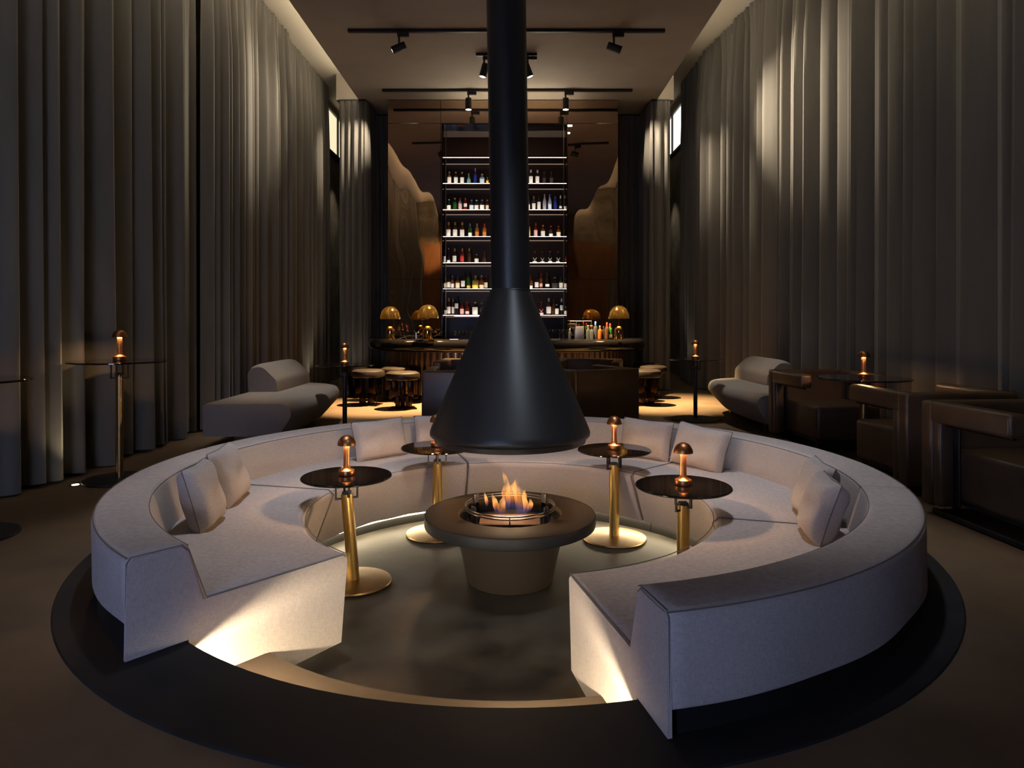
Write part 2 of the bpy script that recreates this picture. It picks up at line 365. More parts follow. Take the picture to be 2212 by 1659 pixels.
# ------------------------------------------------------------------ curtains
def smooth(a, b, x):
    t = max(0.0, min(1.0, (x - a) / (b - a))); return t * t * (3 - 2 * t)
def curtain(name, label, path, z0, z1, period, amp, seed, pinch=True, rail=False, group='floor length velvet curtains', flare=0.0, parent_thing=True):
    rnd = random.Random(seed)
    pts = [Vector((x, y, 0)) for x, y in path]
    seglen = [(pts[i + 1] - pts[i]).length for i in range(len(pts) - 1)]; Lt = sum(seglen)
    def at(s):
        for i, l in enumerate(seglen):
            if s <= l or i == len(seglen) - 1:
                d = (pts[i + 1] - pts[i]).normalized(); return pts[i] + d * s, Vector((-d.y, d.x, 0))
            s -= l
    # fold table: each fold its own width, depth and how it wanders on the way down
    folds = []; s = 0
    while s < Lt:
        wd = period * rnd.uniform(0.65, 1.4); folds.append((s, wd, rnd.uniform(0.6, 1.15), rnd.uniform(-1, 1), rnd.uniform(0, 6.28))); s += wd
    zs = [z0 + (z1 - z0) * t for t in (0, .03, .1, .2, .32, .45, .58, .7, .8, .88, .93, .96, .98, 1.0)]
    rows = []
    K = 10
    us = []
    for fi, (fs_, wd, dp, wn, ph) in enumerate(folds):
        for k in range(K):
            s = fs_ + wd * k / K
            if s <= Lt: us.append((s, k / K, fi))
    us.append((Lt, 0.0, len(folds) - 1))
    cols = []
    for s, t, fi in us:
        _, wd, dp, wn, ph = folds[fi]
        col = []; sk = 1.7 if wn > -.3 else 0.65
        for z in zs:
            h = (z - z0) / (z1 - z0)
            # rounded fold with a sharp crease at its ends; pinched pairs near the heading
            body = (abs(math.sin(PI * t ** sk)) ** 0.8) * dp - 0.35
            second = 0.25 * math.sin(2 * PI * t + ph) * dp
            a = 1.5 * amp * (0.55 + 0.45 * smooth(1.0, 0.75, h)) * (1 + flare * (1 - h) ** 2)
            d = a * (body * 1.3 + second)
            if pinch:
                pz = smooth(0.94, 1.0, h)
                d = d * (1 - 0.65 * pz) + pz * amp * 0.35 * abs(math.sin(2 * PI * t)) 
            ss = s + wn * 0.05 * period * math.sin(3.0 * h + ph) * (1 - h) * math.sin(PI * t)
            p, nrm = at(max(0, min(Lt, ss)))
            col.append((p.x + nrm.x * d, p.y + nrm.y * d, z + (0.012 * math.sin(s * 9 + ph) if z == z0 else 0)))
        cols.append(col)
    n = len(zs); vs = [v for c in cols for v in c]
    fs = [(i * n + j, (i + 1) * n + j, (i + 1) * n + j + 1, i * n + j + 1) for i in range(len(cols) - 1) for j in range(n - 1)]
    mid = at(Lt / 2)[0]
    root = thing(name, label, 'curtain', (mid.x, mid.y, 0), 0, group)
    MB().add([Vector(v) - Vector((mid.x, mid.y, 0)) for v in vs], fs).build('fabric', 'velvet', root, ang=50)
    if rail:
        MB().tube([(x - mid.x, y - mid.y, z1 + 0.012) for x, y in path], 0.014, square=True).build('rail', 'black', root)
    return root
# folds bulge along the normal (-dy, dx): walk so the normal points into the room
curtain('curtain', 'dark velvet curtain at the far left edge, behind the two tall tables', [(-3.44, 7.36), (-3.52, 3.9), (-3.54, -1.2)][::-1], 0.02, ZL - 0.02, 0.24, -0.085, 11, flare=0.3)
curtain('curtain', 'left velvet curtain with the brightest pool of spotlight, behind the grey lounge back', [(-3.34, 10.05), (-3.34, 7.35)][::-1], 0.02, ZL - 0.02, 0.17, -0.08, 12)
curtain('curtain', 'left velvet curtain with gathered heading, ending beside the lit cream window', [(-3.38, 12.35), (-3.38, 10.1)][::-1], 0.02, ZL - 0.02, 0.17, -0.065, 13)
curtain('curtain', 'pleated velvet curtain turning a corner to the right of the cream window', [(-2.99, 11.72), (-2.55, 11.72), (-2.50, 12.5)], 0.02, ZC - 0.03, 0.13, -0.05, 14, rail=True)
curtain('curtain', 'narrow velvet curtain recessed against the left side of the mirrored wall', [(-2.56, 12.56), (-2.05, 12.56)], 0.02, ZC - 0.03, 0.13, -0.05, 15, rail=True)
curtain('curtain', 'long right-hand velvet curtain with two pools of spotlight, behind the leather armchairs', [(3.78, -1.2), (3.78, 9.0), (3.6, 10.3), (3.42, 12.2), (3.40, 13.8)], 0.02, ZR - 0.02, 0.235, 0.10, 16, flare=0.2)
curtain('curtain', 'pleated velvet curtain turning a corner to the left of the white window', [(2.34, 12.5), (2.38, 11.72), (2.69, 11.72)], 0.02, ZC - 0.03, 0.13, -0.05, 17, rail=True)
curtain('curtain', 'narrow velvet curtain recessed against the right side of the mirrored wall', [(1.76, 12.56), (2.40, 12.56)], 0.02, ZC - 0.03, 0.13, -0.05, 18, rail=True)

# ------------------------------------------------------------------ mirrored wall and back bar
YM = 11.73
mx0, mx1 = (838 - CX) / F * YM, (1335 - CX) / F * YM
cx0, cx1 = (952 - CX) / F * YM, (1224.5 - CX) / F * YM
zr = [0.02, HC + (693 - 604) / F * YM, HC + (693 - 267) / F * YM, ZC - 0.01]
t = thing('mirrored_wall', 'bronze mirror panelled wall behind the bar reflecting ceiling tracks and curtains', 'mirror', ((mx0 + mx1) / 2, YM, 0))
MB().box((0, 0.06, ZC / 2), (mx1 - mx0 - 0.01, 0.1, ZC - 0.02)).build('backing', 'plinth', t)
ox = (mx0 + mx1) / 2
for a, b in ((mx0, cx0), (cx0, cx1), (cx1, mx1)):
    for z0, z1 in zip(zr[:-1], zr[1:]):
        yaw = .0115 if (a == cx1 and z0 == zr[0]) else 0.0
        MB().box((0, 0, (z0 + z1) / 2), (b - a - 0.008, 0.02, z1 - z0 - 0.008)).build('mirror_panel', 'mirror', t, ang=0, loc=((a + b) / 2 - ox, 0, 0), rot=(0, 0, yaw))
YS0, YS1 = 11.30, 11.70          # shelf front and back
cabx0, cabx1 = (955 - CX) / F * YS0, (1225.5 - CX) / F * YS0
zsh = [HC + (CY - y) / F * YS0 for y in (681, 624, 567.5, 511, 453, 396, 340)]
ztop = HC + (CY - 268) / F * YS0
cab = thing('back_bar_shelving', 'tall lit back bar shelving of bronze mirror and bottle shelves', 'shelving', ((cabx0 + cabx1) / 2, (YS0 + YS1) / 2, 0))
cxm, cym = (cabx0 + cabx1) / 2, (YS0 + YS1) / 2
MB().box((0, YS1 - cym, (0.85 + ztop) / 2), (cabx1 - cabx0, 0.015, ztop - 0.85)).build('back_panel', 'mirror2', cab, ang=0)
for sx in (cabx0, cabx1):
    MB().box((sx - cxm, 0, (0.02 + ztop) / 2), (0.015, YS1 - YS0 + 0.02, ztop)).build('side_panel', 'smoke', cab, ang=0)
    MB().box((sx - cxm + (0.06 if sx < 0 and sx == cabx0 else -0.06), YS0 - cym + 0.01, (0.92 + ztop) / 2), (0.008, 0.008, ztop - 0.92)).build('post', 'antbrass', cab, ang=0)
MB().box((0, 0, ztop), (cabx1 - cabx0 + 0.02, YS1 - YS0 + 0.02, 0.018)).build('top_panel', 'smoke', cab, ang=0)
MB().box((0, 0, 0.44), (cabx1 - cabx0 - 0.02, YS1 - YS0, 0.86)).build('lower_cabinet', 'smoke', cab, ang=0)
zm = (zsh[-1] + ztop) / 2 + 0.08
MB().box((0, -0.06, (zm + ztop) / 2), (cabx1 - cabx0 - 0.03, 0.015, ztop - zm - 0.01), Matrix.Translation((0, 0, (zm + ztop) / 2)) @ Matrix.Rotation(math.radians(-5), 4, 'X') @ Matrix.Translation((0, 0, -(zm + ztop) / 2))).build('tilted_panel', 'mirror3', cab, ang=0)
for z in zsh:
    sh = MB().rbox((0, 0, z - 0.012), (cabx1 - cabx0 - 0.02, YS1 - YS0 - 0.02, 0.022), 0.004, 1).build('shelf', 'shelfm', cab, ang=0)
    MB().box((0, YS0 - cym + 0.025, z + 0.001), (cabx1 - cabx0 - 0.03, 0.024, 0.0035)).build('light_strip', 'e_shelf', sh, ang=0)
    MB().box((0, YS1 - cym - 0.02, z - 0.026), (cabx1 - cabx0 - 0.05, 0.008, 0.004)).build('rear_edge_glow', 'e_edge_glow', sh, ang=0)  # glow painted in for the shelf's lit back edge, no lamp

# bottles
def cmat(cache={}, **k):
    key = tuple(sorted(k.items()))
    if key not in cache: cache[key] = mat('bottle finish', k['c'], k.get('r', 0.3), k.get('m', 0.0), trans=k.get('t', 0.0))
    return cache[key]
COL = dict(clear=((0.5, 0.53, 0.56), 0.92, 'clear'), amber=((0.26, 0.09, 0.02), 0.35, 'amber'), dark=((0.02, 0.012, 0.01), 0.1, 'dark'),
           green=((0.03, 0.14, 0.03), 0.35, 'green'), teal=((0.25, 0.62, 0.52), 0.45, 'pale green'), blue=((0.03, 0.06, 0.45), 0.35, 'deep blue'),
           pale=((0.38, 0.68, 0.85), 0.45, 'pale blue'), frost=((0.62, 0.66, 0.78), 0.35, 'frosted'), red=((0.28, 0.02, 0.015), 0.3, 'red'),
           yellow=((0.8, 0.52, 0.03), 0.3, 'yellow'), brown=((0.07, 0.03, 0.015), 0.2, 'brown'), orange=((0.55, 0.2, 0.04), 0.4, 'orange'), gold=((0.45, 0.28, 0.05), 0.3, 'golden'))
LAB = dict(white=((0.85, 0.84, 0.8), 'white label'), cream=((0.8, 0.7, 0.5), 'cream label'), pink=((0.8, 0.5, 0.5), 'pink label'), red=((0.5, 0.03, 0.03), 'red label'),
           sky=((0.6, 0.75, 0.9), 'pale blue label'), black=((0.02, 0.02, 0.02), 'black label'), yellow=((0.85, 0.6, 0.08), 'yellow label'), orange=((0.7, 0.25, 0.05), 'orange label'), none=(None, 'no label'))
CAP = dict(gold=((0.75, 0.5, 0.15), 0.9, 'gold cap'), white=((0.8, 0.78, 0.74), 0, 'white cap'), black=((0.015, 0.015, 0.015), 0, 'black cap'), red=((0.45, 0.03, 0.02), 0, 'red cap'),
           blue=((0.08, 0.2, 0.7), 0, 'blue cap'), sky=((0.3, 0.65, 0.75), 0, 'light blue cap'), silver=((0.6, 0.6, 0.62), 0.9, 'silver cap'), cork=((0.5, 0.32, 0.16), 0, 'cork stopper'), dark=((0.05, 0.02, 0.02), 0, 'dark cap'))
def bottle_prof(shape, h, r):
    if shape == 'tall': return [(0, 0), (r * .9, 0), (r, .01 * h), (r, .60 * h), (r * .85, .68 * h), (r * .42, .76 * h), (r * .36, .94 * h)], .94
    if shape == 'slim': return [(0, 0), (r * .9, 0), (r, .01 * h), (r, .52 * h), (r * .7, .66 * h), (r * .42, .78 * h), (r * .36, .93 * h)], .93
    if shape == 'squat': return [(0, 0), (r * .9, 0), (r, .015 * h), (r, .56 * h), (r * .9, .66 * h), (r * .38, .74 * h), (r * .34, .88 * h)], .88
    if shape == 'round': return [(0, 0), (r * .7, 0), (r * .95, .06 * h), (r, .22 * h), (r * .9, .42 * h), (r * .5, .60 * h), (r * .3, .70 * h), (r * .28, .9 * h)], .90
    if shape == 'bell': return [(0, 0), (r * .95, 0), (r, .03 * h), (r * .82, .26 * h), (r * .55, .45 * h), (r * .33, .58 * h), (r * .3, .9 * h)], .90
def bottle(x, y, z, h, r, shape, col, lab, cap, label, group, lz=(0.10, 0.52), emblem=False):
    b = thing('bottle', label, 'bottle', (x, y, z), random.uniform(-0.25, 0.25), group)
    pr, zc = bottle_prof(shape, h, r)
    c, tr, _ = COL[col]
    MB().lathe(pr, 16).build('glass_body', cmat(c=c, r=0.12, t=tr), b, ang=40)
    cc, cm, _ = CAP[cap]; rr = pr[-1][0] * 1.15
    MB().lathe([(rr, zc * h - 0.16 * h * (shape in ('tall', 'slim')) * 0.9), (rr, h * .985), (rr * .8, h), (0, h)], 12).build('cap', cmat(c=cc, r=0.35, m=cm), b, ang=40)
    lc = LAB[lab][0]
    if lc:
        z0, z1 = lz; m = MB(); n = 9
        m.grid(lambda u, v: (r * 1.015 * math.sin((u - .5) * 2.3), -r * 1.015 * math.cos((u - .5) * 2.3), h * (z0 + (z1 - z0) * v)), n, 1)
        m.build('paper_label', cmat(c=lc, r=0.6), b)
    if emblem:
        m = MB()
        for s in (-1, 1):
            m.tube([(s * r * .75, -r * .80, h * .46), (s * r * .45, -r * .93, h * .34), (0, -r * 1.03, h * .28)], 0.004, 5)
        m.tube([(0, -r * 1.03, h * .28), (0, -r * 1.04, h * .16)], 0.005, 5)
        m.build('emblem', cmat(c=(0.75, 0.75, 0.75), r=0.3, m=0.3), b)
    return b
ORD = ['first', 'second', 'third', 'fourth', 'fifth', 'sixth', 'seventh', 'eighth', 'ninth']
# (px, height px, half width px, shape, glass, label, cap [, label zone / 'E'])
SH = [
 ('lowest shelf', 681, 0, [(962.5, 22, 3, 'tall', 'dark', 'white', 'dark'), (969.5, 37, 5.2, 'tall', 'brown', 'white', 'gold'), (978.6, 36, 3.6, 'tall', 'brown', 'white', 'gold'), (986.5, 41, 4.6, 'tall', 'dark', 'white', 'black', (.36, .62)), (998, 28, 5, 'squat', 'red', 'pink', 'black'), (1009.5, 29, 5, 'squat', 'red', 'white', 'red', (.1, .3)), (1026.7, 29, 7, 'squat', 'brown', 'white', 'cork', (.05, .6)), (1040, 27, 4, 'squat', 'clear', 'none', 'silver')],
  [(1155, 28, 4, 'tall', 'dark', 'none', 'blue', 'E'), (1169.4, 30, 5.5, 'bell', 'red', 'white', 'red', 'E'), (1185.5, 37, 6, 'tall', 'brown', 'white', 'silver', (.1, .5)), (1196, 35, 4, 'tall', 'brown', 'none', 'dark'), (1202.3, 24, 5.4, 'squat', 'brown', 'white', 'silver', (.1, .6)), (1213, 36, 4.2, 'tall', 'dark', 'sky', 'white', (.3, .6)), (1221.5, 19, 3, 'squat', 'amber', 'white', 'silver')]),
 ('fifth shelf', 624, 0, [(962, 26, 3.5, 'tall', 'dark', 'cream', 'dark'), (969, 34, 4.6, 'tall', 'dark', 'white', 'black', (.1, .45)), (977.3, 30, 4.6, 'tall', 'amber', 'white', 'orange' if False else 'blue', (.1, .4)), (988.6, 27, 5.2, 'squat', 'amber', 'cream', 'dark', (.1, .5)), (1000, 36, 5.2, 'tall', 'dark', 'white', 'black', (.15, .5)), (1012, 39, 4.8, 'tall', 'green', 'yellow', 'black', (.05, .2)), (1027, 29, 7.5, 'squat', 'gold', 'yellow', 'silver', (.06, .3)), (1040, 30, 6, 'squat', 'amber', 'cream', 'silver', (.06, .3)), (1049.6, 32, 4.8, 'tall', 'dark', 'cream', 'dark', (.1, .45))],
  [(1145.6, 29, 6.2, 'squat', 'amber', 'white', 'dark', (.05, .25)), (1159.5, 33, 4.8, 'tall', 'dark', 'white', 'black', (.12, .45)), (1168.6, 35, 4.2, 'tall', 'amber', 'pink', 'red', (.15, .35)), (1182.2, 36, 5.4, 'slim', 'dark', 'white', 'dark', (.15, .3)), (1198.6, 26, 7.8, 'bell', 'dark', 'black', 'gold'), (1211.7, 27, 5.2, 'tall', 'green', 'white', 'dark', (.1, .5)), (1221, 24, 3.2, 'tall', 'dark', 'white', 'dark')]),
 ('fourth shelf', 567.5, 0, [(961, 30, 3, 'tall', 'dark', 'white', 'dark'), (969, 33, 4.4, 'bell', 'dark', 'white', 'silver', (.05, .2)), (982.3, 32, 5.2, 'tall', 'dark', 'white', 'gold'), (998.5, 32, 4.8, 'tall', 'red', 'red', 'gold'), (1013.9, 33, 4.4, 'tall', 'brown', 'none', 'cork'), (1029.5, 20, 5.2, 'squat', 'dark', 'white', 'silver'), (1046.4, 25, 6, 'bell', 'brown', 'none', 'dark')],
  [(1141, 32, 3, 'tall', 'gold', 'yellow', 'black', (.1, .3)), (1155, 26, 5.2, 'bell', 'dark', 'white', 'red', 'E'), (1171.6, 26, 5.2, 'bell', 'dark', 'white', 'dark', 'E'), (1188.4, 26, 5.2, 'bell', 'dark', 'white', 'blue', 'E'), (1205.2, 26, 5.2, 'bell', 'dark', 'white', 'red', 'E'), (1222.5, 16, 3, 'squat', 'red', 'none', 'dark')]),
 ('third shelf', 511, 0, [(969, 33, 5.6, 'tall', 'brown', 'white', 'gold', (.08, .5)), (983, 33, 5.6, 'tall', 'brown', 'white', 'gold', (.08, .5)), (998.5, 33, 5.6, 'tall', 'brown', 'white', 'gold', (.08, .5)), (1015.3, 30, 4.6, 'tall', 'green', 'white', 'blue', (.08, .32)), (1030.4, 30, 4.6, 'tall', 'orange', 'orange', 'silver', (.08, .4)), (1046.6, 30, 4.6, 'tall', 'orange', 'orange', 'red', (.08, .4))],
  [(1141.7, 33, 4.4, 'tall', 'yellow', 'yellow', 'red', (.08, .45)), (1157.4, 31, 4.4, 'tall', 'red', 'pink', 'red', (.08, .5)), (1172.8, 27, 5.2, 'squat', 'amber', 'white', 'gold', (.08, .5)), (1189.9, 25, 5, 'squat', 'brown', 'white', 'red', (.06, .3)), (1206.7, 25, 5.4, 'squat', 'amber', 'cream', 'red', (.06, .45)), (1218.5, 18, 3, 'squat', 'dark', 'none', 'dark')]),
 ('second shelf', 453, 0, [(969.9, 25, 5.2, 'round', 'green', 'white', 'white', (.1, .45)), (982.3, 28, 5.2, 'squat', 'green', 'none', 'silver'), (994, 28, 4.6, 'tall', 'pale', 'pink', 'red', (.05, .55)), (1005.3, 28, 4, 'tall', 'red', 'white', 'red', (.3, .55)), (1018.3, 24, 5.4, 'squat', 'clear', 'sky', 'blue', (.08, .5)), (1029.5, 24, 5.4, 'squat', 'clear', 'white', 'sky', (.08, .5)), (1041.3, 24, 5.4, 'squat', 'clear', 'white', 'silver', (.08, .5)), (1052.5, 24, 4, 'squat', 'brown', 'cream', 'cork', (.08, .5))],
  [(1140.9, 33, 4.4, 'tall', 'clear', 'white', 'white', (.1, .4)), (1153, 32, 4.4, 'tall', 'clear', 'white', 'gold', (.08, .5)), (1163.9, 32, 4.4, 'tall', 'clear', 'white', 'dark', (.08, .6)), (1176.3, 36, 4.2, 'slim', 'frost', 'none', 'silver'), (1187.5, 36, 4.4, 'slim', 'frost', 'sky', 'blue', (.1, .4)), (1199.3, 32, 4.2, 'tall', 'blue', 'none', 'blue'), (1211.1, 33, 3.6, 'tall', 'dark', 'sky', 'white', (.15, .3)), (1220.5, 33, 3.2, 'tall', 'dark', 'white', 'white', (.1, .3))]),
 ('top shelf', 396, 0, [(970.5, 28, 5, 'squat', 'gold', 'white', 'cork', (.05, .56)), (984.6, 28, 5, 'squat', 'clear', 'white', 'cork', (.05, .56)), (998, 28, 5, 'squat', 'clear', 'white', 'cork', (.05, .56)), (1012.7, 25, 4.8, 'round', 'teal', 'none', 'red'), (1026.6, 36, 3.6, 'slim', 'blue', 'none', 'silver'), (1041.3, 24, 5.8, 'squat', 'pale', 'sky', 'silver', (.1, .5)), (1053, 16, 3, 'squat', 'orange', 'yellow', 'gold')],
  [(1146.8, 32, 4.8, 'tall', 'dark', 'white', 'white', (.08, .55)), (1160.9, 32, 4.8, 'tall', 'dark', 'white', 'white', (.08, .55)), (1175.7, 29, 4.6, 'tall', 'dark', 'black', 'dark'), (1191.3, 29, 4.6, 'tall', 'dark', 'black', 'dark')]),
]
for (sname, ypx, _, left, right), z in zip(SH, zsh):
    for side, row in (('left', left), ('right', right)):
        for i, it in enumerate(row):
            px, h, hw, shape, col, lab, cap = it[:7]; ex = it[7] if len(it) > 7 else (.1, .5)
            yb = YS0 + 0.13 + 0.03 * ((i * 7) % 3 - 1) * 0.4
            k = yb / F
            em = ex == 'E'
            bits = COL[col][2] + ' bottle, ' + ('silver antler emblem' if em else LAB[lab][1]) + ', ' + CAP[cap][2]
            lbl = '%s, %s from left, %s of flue, %s' % (bits, ORD[i], side, sname)
            bottle((px - CX) * k, yb, z + 0.001, h * k, hw * k * .92, shape, col, lab, cap, lbl, 'bottles on the %s' % sname, (.05, .17) if em else ex, em)

# ------------------------------------------------------------------ bar
BX, BY, BA, BB = -0.1, 11.2, 2.26, 1.42
def ell(a, b, t, z): return (BX + a * math.cos(t), BY - b * math.sin(t), z)
bar = thing('bar_counter', 'long curved bar with glossy black top on fluted copper base', 'bar counter', (BX, BY, 0))
def rel(p, o): return (p[0] - o[0], p[1] - o[1], p[2] - o[2])
pr = fillet([(0, 0.735, .085), (0, 0.925, .085), (-.62, 0.925, .01), (-.62, .86, .01), (-.30, .735, .02)], 5)
rings = []
for i in range(61):
    tt = -0.22 + (PI + 0.44) * i / 60
    rings.append([rel(ell(BA + d, BB + d * (0.9), tt, z), (BX, BY, 0)) for d, z in pr])
MB().loft(rings).build('countertop', 'lacquer', bar, ang=50)
rings = []
nf = 300
for i in range(nf + 1):
    tt = PI * i / nf
    rip = 0.014 * abs(math.sin(tt * 48))
    rings.append([rel(ell(1.92 + rip + d, 1.08 + rip + d, tt, z), (BX, BY, 0)) for d, z in ((0, .06), (0, .735), (-.1, .735), (-.1, .06))])
MB().loft(rings).build('fluted_base', 'flute', bar, ang=60)
rings = []
for i in range(61):
    tt = PI * i / 60
    rings.append([rel(ell(1.97 + d, 1.13 + d, tt, z), (BX, BY, 0)) for d, z in ((0, 0.001), (0, .055), (-.01, .065), (-.15, .065), (-.15, 0.001))])
MB().loft(rings).build('plinth', 'cone', bar, ang=50)

# bar lamps
def bar_lamp(label, px, py, Y, s=1.0, z=None):
    zz = 0.926 if z is None else z
    p = P(px, py, Y)
    t = thing('table_lamp', label, 'lamp', (p.x, Y, zz), 0, 'gold dome lamps on the bar')
    h = 0.51 * s
    b = [(0, 0), (.064 * s, 0)] + [(.066 * s, .004)] + [(.066 * s * math.cos(a), (.125 + .068 * math.sin(a)) * s) for a in [PI / 2 * k / 8 for k in range(9)]]
    MB().lathe(b, 32).build('base', 'polbrass', t)
    MB().lathe([(.006 * s, .19 * s), (.006 * s, .45 * s)], 10).build('stem', 'polbrass', t)
    out = [(.15 * s * math.cos(a) ** 0.9, .30 * s + .19 * s * math.sin(a)) for a in [PI / 2 * k / 14 for k in range(14)]] + [(0, .49 * s)]
    inn = [(r * .97, z_ - .004 * s if z_ > .31 * s else z_) for r, z_ in reversed(out)]
    MB().lathe(out + inn, 40, caps=False).build('dome_shade', 'dome', t)
    MB().lathe([(0, .37 * s), (.022 * s, .375 * s), (.03 * s, .40 * s), (.02 * s, .425 * s), (0, .43 * s)], 12).build('bulb', 'e_bulb', t)
    return t
bar_lamp('gold dome lamp at the left end of the bar', 843, 735, 10.15)
bar_lamp('gold dome lamp second from the left end of the bar, beside the tap', 924, 735, 9.95, 1.04)
bar_lamp('gold dome lamp at the right end of the bar, beside the green bottle', 1337, 735, 10.1, 1.02)

# bar-top glassware and tools
def wine_glass(x, y, label, grp, h=0.15, r=0.036):
    t = thing('glass', label, 'glass', (x, y, 0.926), 0, grp)
    MB().lathe([(0, 0), (r * .8, 0), (r * .8, .003), (.005, .008), (.004, h * .4), (r * .7, h * .5), (r, h * .72), (r * .85, h), (r * .8, h), (r * .93, h * .72), (r * .6, h * .52), (0, h * .44)], 16, caps=False).build('bowl', 'glass', t)
    return t
for i, px in enumerate((984, 992, 1000, 1008, 1017, 1026, 1034)):
    y = 10.32 + 0.06 * (i % 2); wine_glass((px - CX) / F * y, y, '%s small clear glass from the left of the row left of the flue' % ORD[i], 'glasses on the bar left of the flue', 0.13)
for i, px in enumerate((1180, 1187, 1194, 1201, 1209, 1216, 1222, 1227)):
    y = 10.32 + 0.06 * (i % 2); wine_glass((px - CX) / F * y, y, '%s clear stem glass from the left of the row right of the flue' % ORD[i], 'glasses on the bar right of the flue', 0.15)
t = thing('ice_box', 'pale steel ice box with top rail standing on the bar', 'ice box', (P(1251, 0, 10.3).x, 10.3, 0.926))
MB().rbox((0, 0, .095), (.14, .12, .19), .008, 2).build('body', 'satin', t)
MB().tube([(-.13, .05, .0), (-.13, .05, .27), (.19, .05, .27), (.19, .05, 0)], .007).build('rail', 'satin', t)
MB().lathe([(.07, .2), (.075, .225), (.02, .235), (0, .235)], 16, (-.1, .0, 0)).build('tray', 'antbrass', t)
for i, (px, h, col, cap, nm) in enumerate([(1231, .155, 'clear', 'silver', 'small clear bottle with silver cap left of the steel ice box'), (1270.5, .205, 'clear', 'silver', 'clear spirit bottle with silver pourer next to the ice box'), (1278.5, .19, 'clear', 'black', 'clear spirit bottle with black pourer in the bar row'),
                                  (1286.5, .265, 'clear', 'blue', 'clear bottle with tall blue cap in the bar row'), (1296, .20, 'amber', 'silver', 'amber bottle with silver pourer in the bar row'), (1304, .19, 'dark', 'black', 'dark bottle with black pourer in the bar row'),
                                  (1311, .25, 'brown', 'red', 'brown bottle with red cap in the bar row'), (1318, .235, 'green', 'red', 'green bottle with red cap beside the right gold lamp')]):
    y = 10.25 + .03 * (i % 2); bottle((px - CX) / F * y, y, .926, h, .033 if i else .024, 'tall', col, 'cream' if col == 'green' else 'none', cap, nm, 'bottles on the bar top', (.08, .3))
t = thing('bar_tap', 'small chrome tap standing on the bar between the left gold lamps', 'tap', (P(899, 0, 10.2).x, 10.2, .926))
MB().lathe([(.03, 0), (.03, .01), (.014, .015), (.014, .09), (0, .095)], 14).build('post', 'chrome', t)
MB().tube([(0, 0, .085), (.03, -.02, .11), (.045, -.06, .115), (.045, -.075, .09)], .009).build('spout', 'chrome', t)
MB().tube([(-.01, 0, .09), (-.03, .0, .125)], .006).build('handle', 'chrome', t)
tag(MB().rbox((P(902, 0, 10.05).x, 10.05, .931), (.14, .07, .008), .003, 1).build('bar_glint', 'chrome'), 'flat bright plate as a lamp glint on the bar under the chrome tap', 'tray', 'lamp glint plates on the bar')  # chrome plates put in for lamp glints on the countertop
tag(MB().rbox((P(981, 0, 10.0).x, 10.0, .931), (.13, .06, .008), .003, 1).build('bar_glint', 'chrome'), 'flat bright plate as a lamp glint before the glasses left of flue', 'tray', 'lamp glint plates on the bar')
tag(MB().rbox((P(1198, 0, 10.0).x, 10.0, .931), (.14, .06, .008), .003, 1).build('bar_glint', 'chrome'), 'flat bright plate as a lamp glint before the glasses right of flue', 'tray', 'lamp glint plates on the bar')
tag(MB().lathe([(0, 0), (.13, 0), (.15, .03), (.15, .045), (.12, .05), (0, .05)], 24).build('ice_bowl', 'lacquer', loc=(P(885, 0, 10.45).x, 10.45, .926)), 'low round black bowl behind the chrome tap', 'bowl')
for i, (a, b, nm) in enumerate((((860, 733), (886, 724), 'thin steel bar spoon leaning towards the chrome tap'), ((904, 731), (916, 726), 'thin steel bar spoon beside the second gold lamp'), ((938, 727), (956, 716), 'thin steel bar spoon right of the second gold lamp'))):
    p, q = P(*a, 10.1), P(*b, 10.25); p.z = max(p.z, .932)
    tag(MB().tube([p, q], .004, 6).build('bar_spoon', 'chrome', origin=p), nm, 'spoon', 'bar spoons')

# bar stools
def make_stool(label):
    t = thing('bar_stool', label, 'bar stool', (0, 0, 0), 0, 'black leather bar stools round the bar')
    MB().lathe([(0, .395), (.20, .395), (.232, .41), (.24, .445), (.228, .485), (.19, .505), (0, .512)], 36).build('seat', 'stoolseat', t)
    for x, y in ((-.11, -.05), (.11, -.05), (0, .11)):
        MB().rbox((x, y, .285), (.085, .06, .23), .012, 2).build('upright', 'cbronze', t)
    for x, y in ((-.06, -.05), (.075, -.05)):
        MB().rbox((x, y, .095), (.075, .075, .17), .012, 2).build('foot_block', 'cbronze', t)
    MB().rbox((0, .11, .095), (.07, .05, .17), .012, 2).build('foot_block', 'cbronze', t)
    pl = fillet([(-.20, -.13, .02), (.20, -.13, .02), (.15, .17, .02), (-.15, .17, .02)], 3)
    MB().loft([[(x, y, .001) for x, y in pl], [(x, y, .014) for x, y in pl]]).build('base_plate', 'cbronze', t)
    MB().tube([(.21, .03, .40), (.21, .03, .16), (.20, .03, .14), (.13, .03, .14), (.12, .03, .12), (.12, .03, .014)], .007).build('foot_rail', 'cbronze', t)
    return t
st = make_stool('front bar stool left of the flue, nearest the dark armchair'); st.location = (onz(870, 882).x, 9.35, 0); st.rotation_euler = (0, 0, .15)
G = 'black leather bar stools round the bar'
dup(st, (P(795, 0, 9.75).x, 9.75, 0), -.3, 'bar stool behind the tip of the left grey lounge', G)
dup(st, (P(853, 0, 10.25).x, 10.25, 0), .2, 'bar stool half hidden behind the front left stool, against the fluted bar', G)
dup(st, (onz(1392, 874).x, 9.75, 0), PI * .1, 'front bar stool right of the flue, beside the dark armchair corner', G)
dup(st, (P(1408, 0, 10.6).x, 10.6, 0), PI * .35, 'second bar stool behind the front right stool', G)
dup(st, (P(1398, 0, 11.25).x, 11.25, 0), PI * .5, 'farthest bar stool at the right end of the bar', G)
dup(st, (P(770, 0, 10.75).x, 10.75, 0), -.9, 'farthest bar stool at the left end of the bar, behind the small table lamp', G)

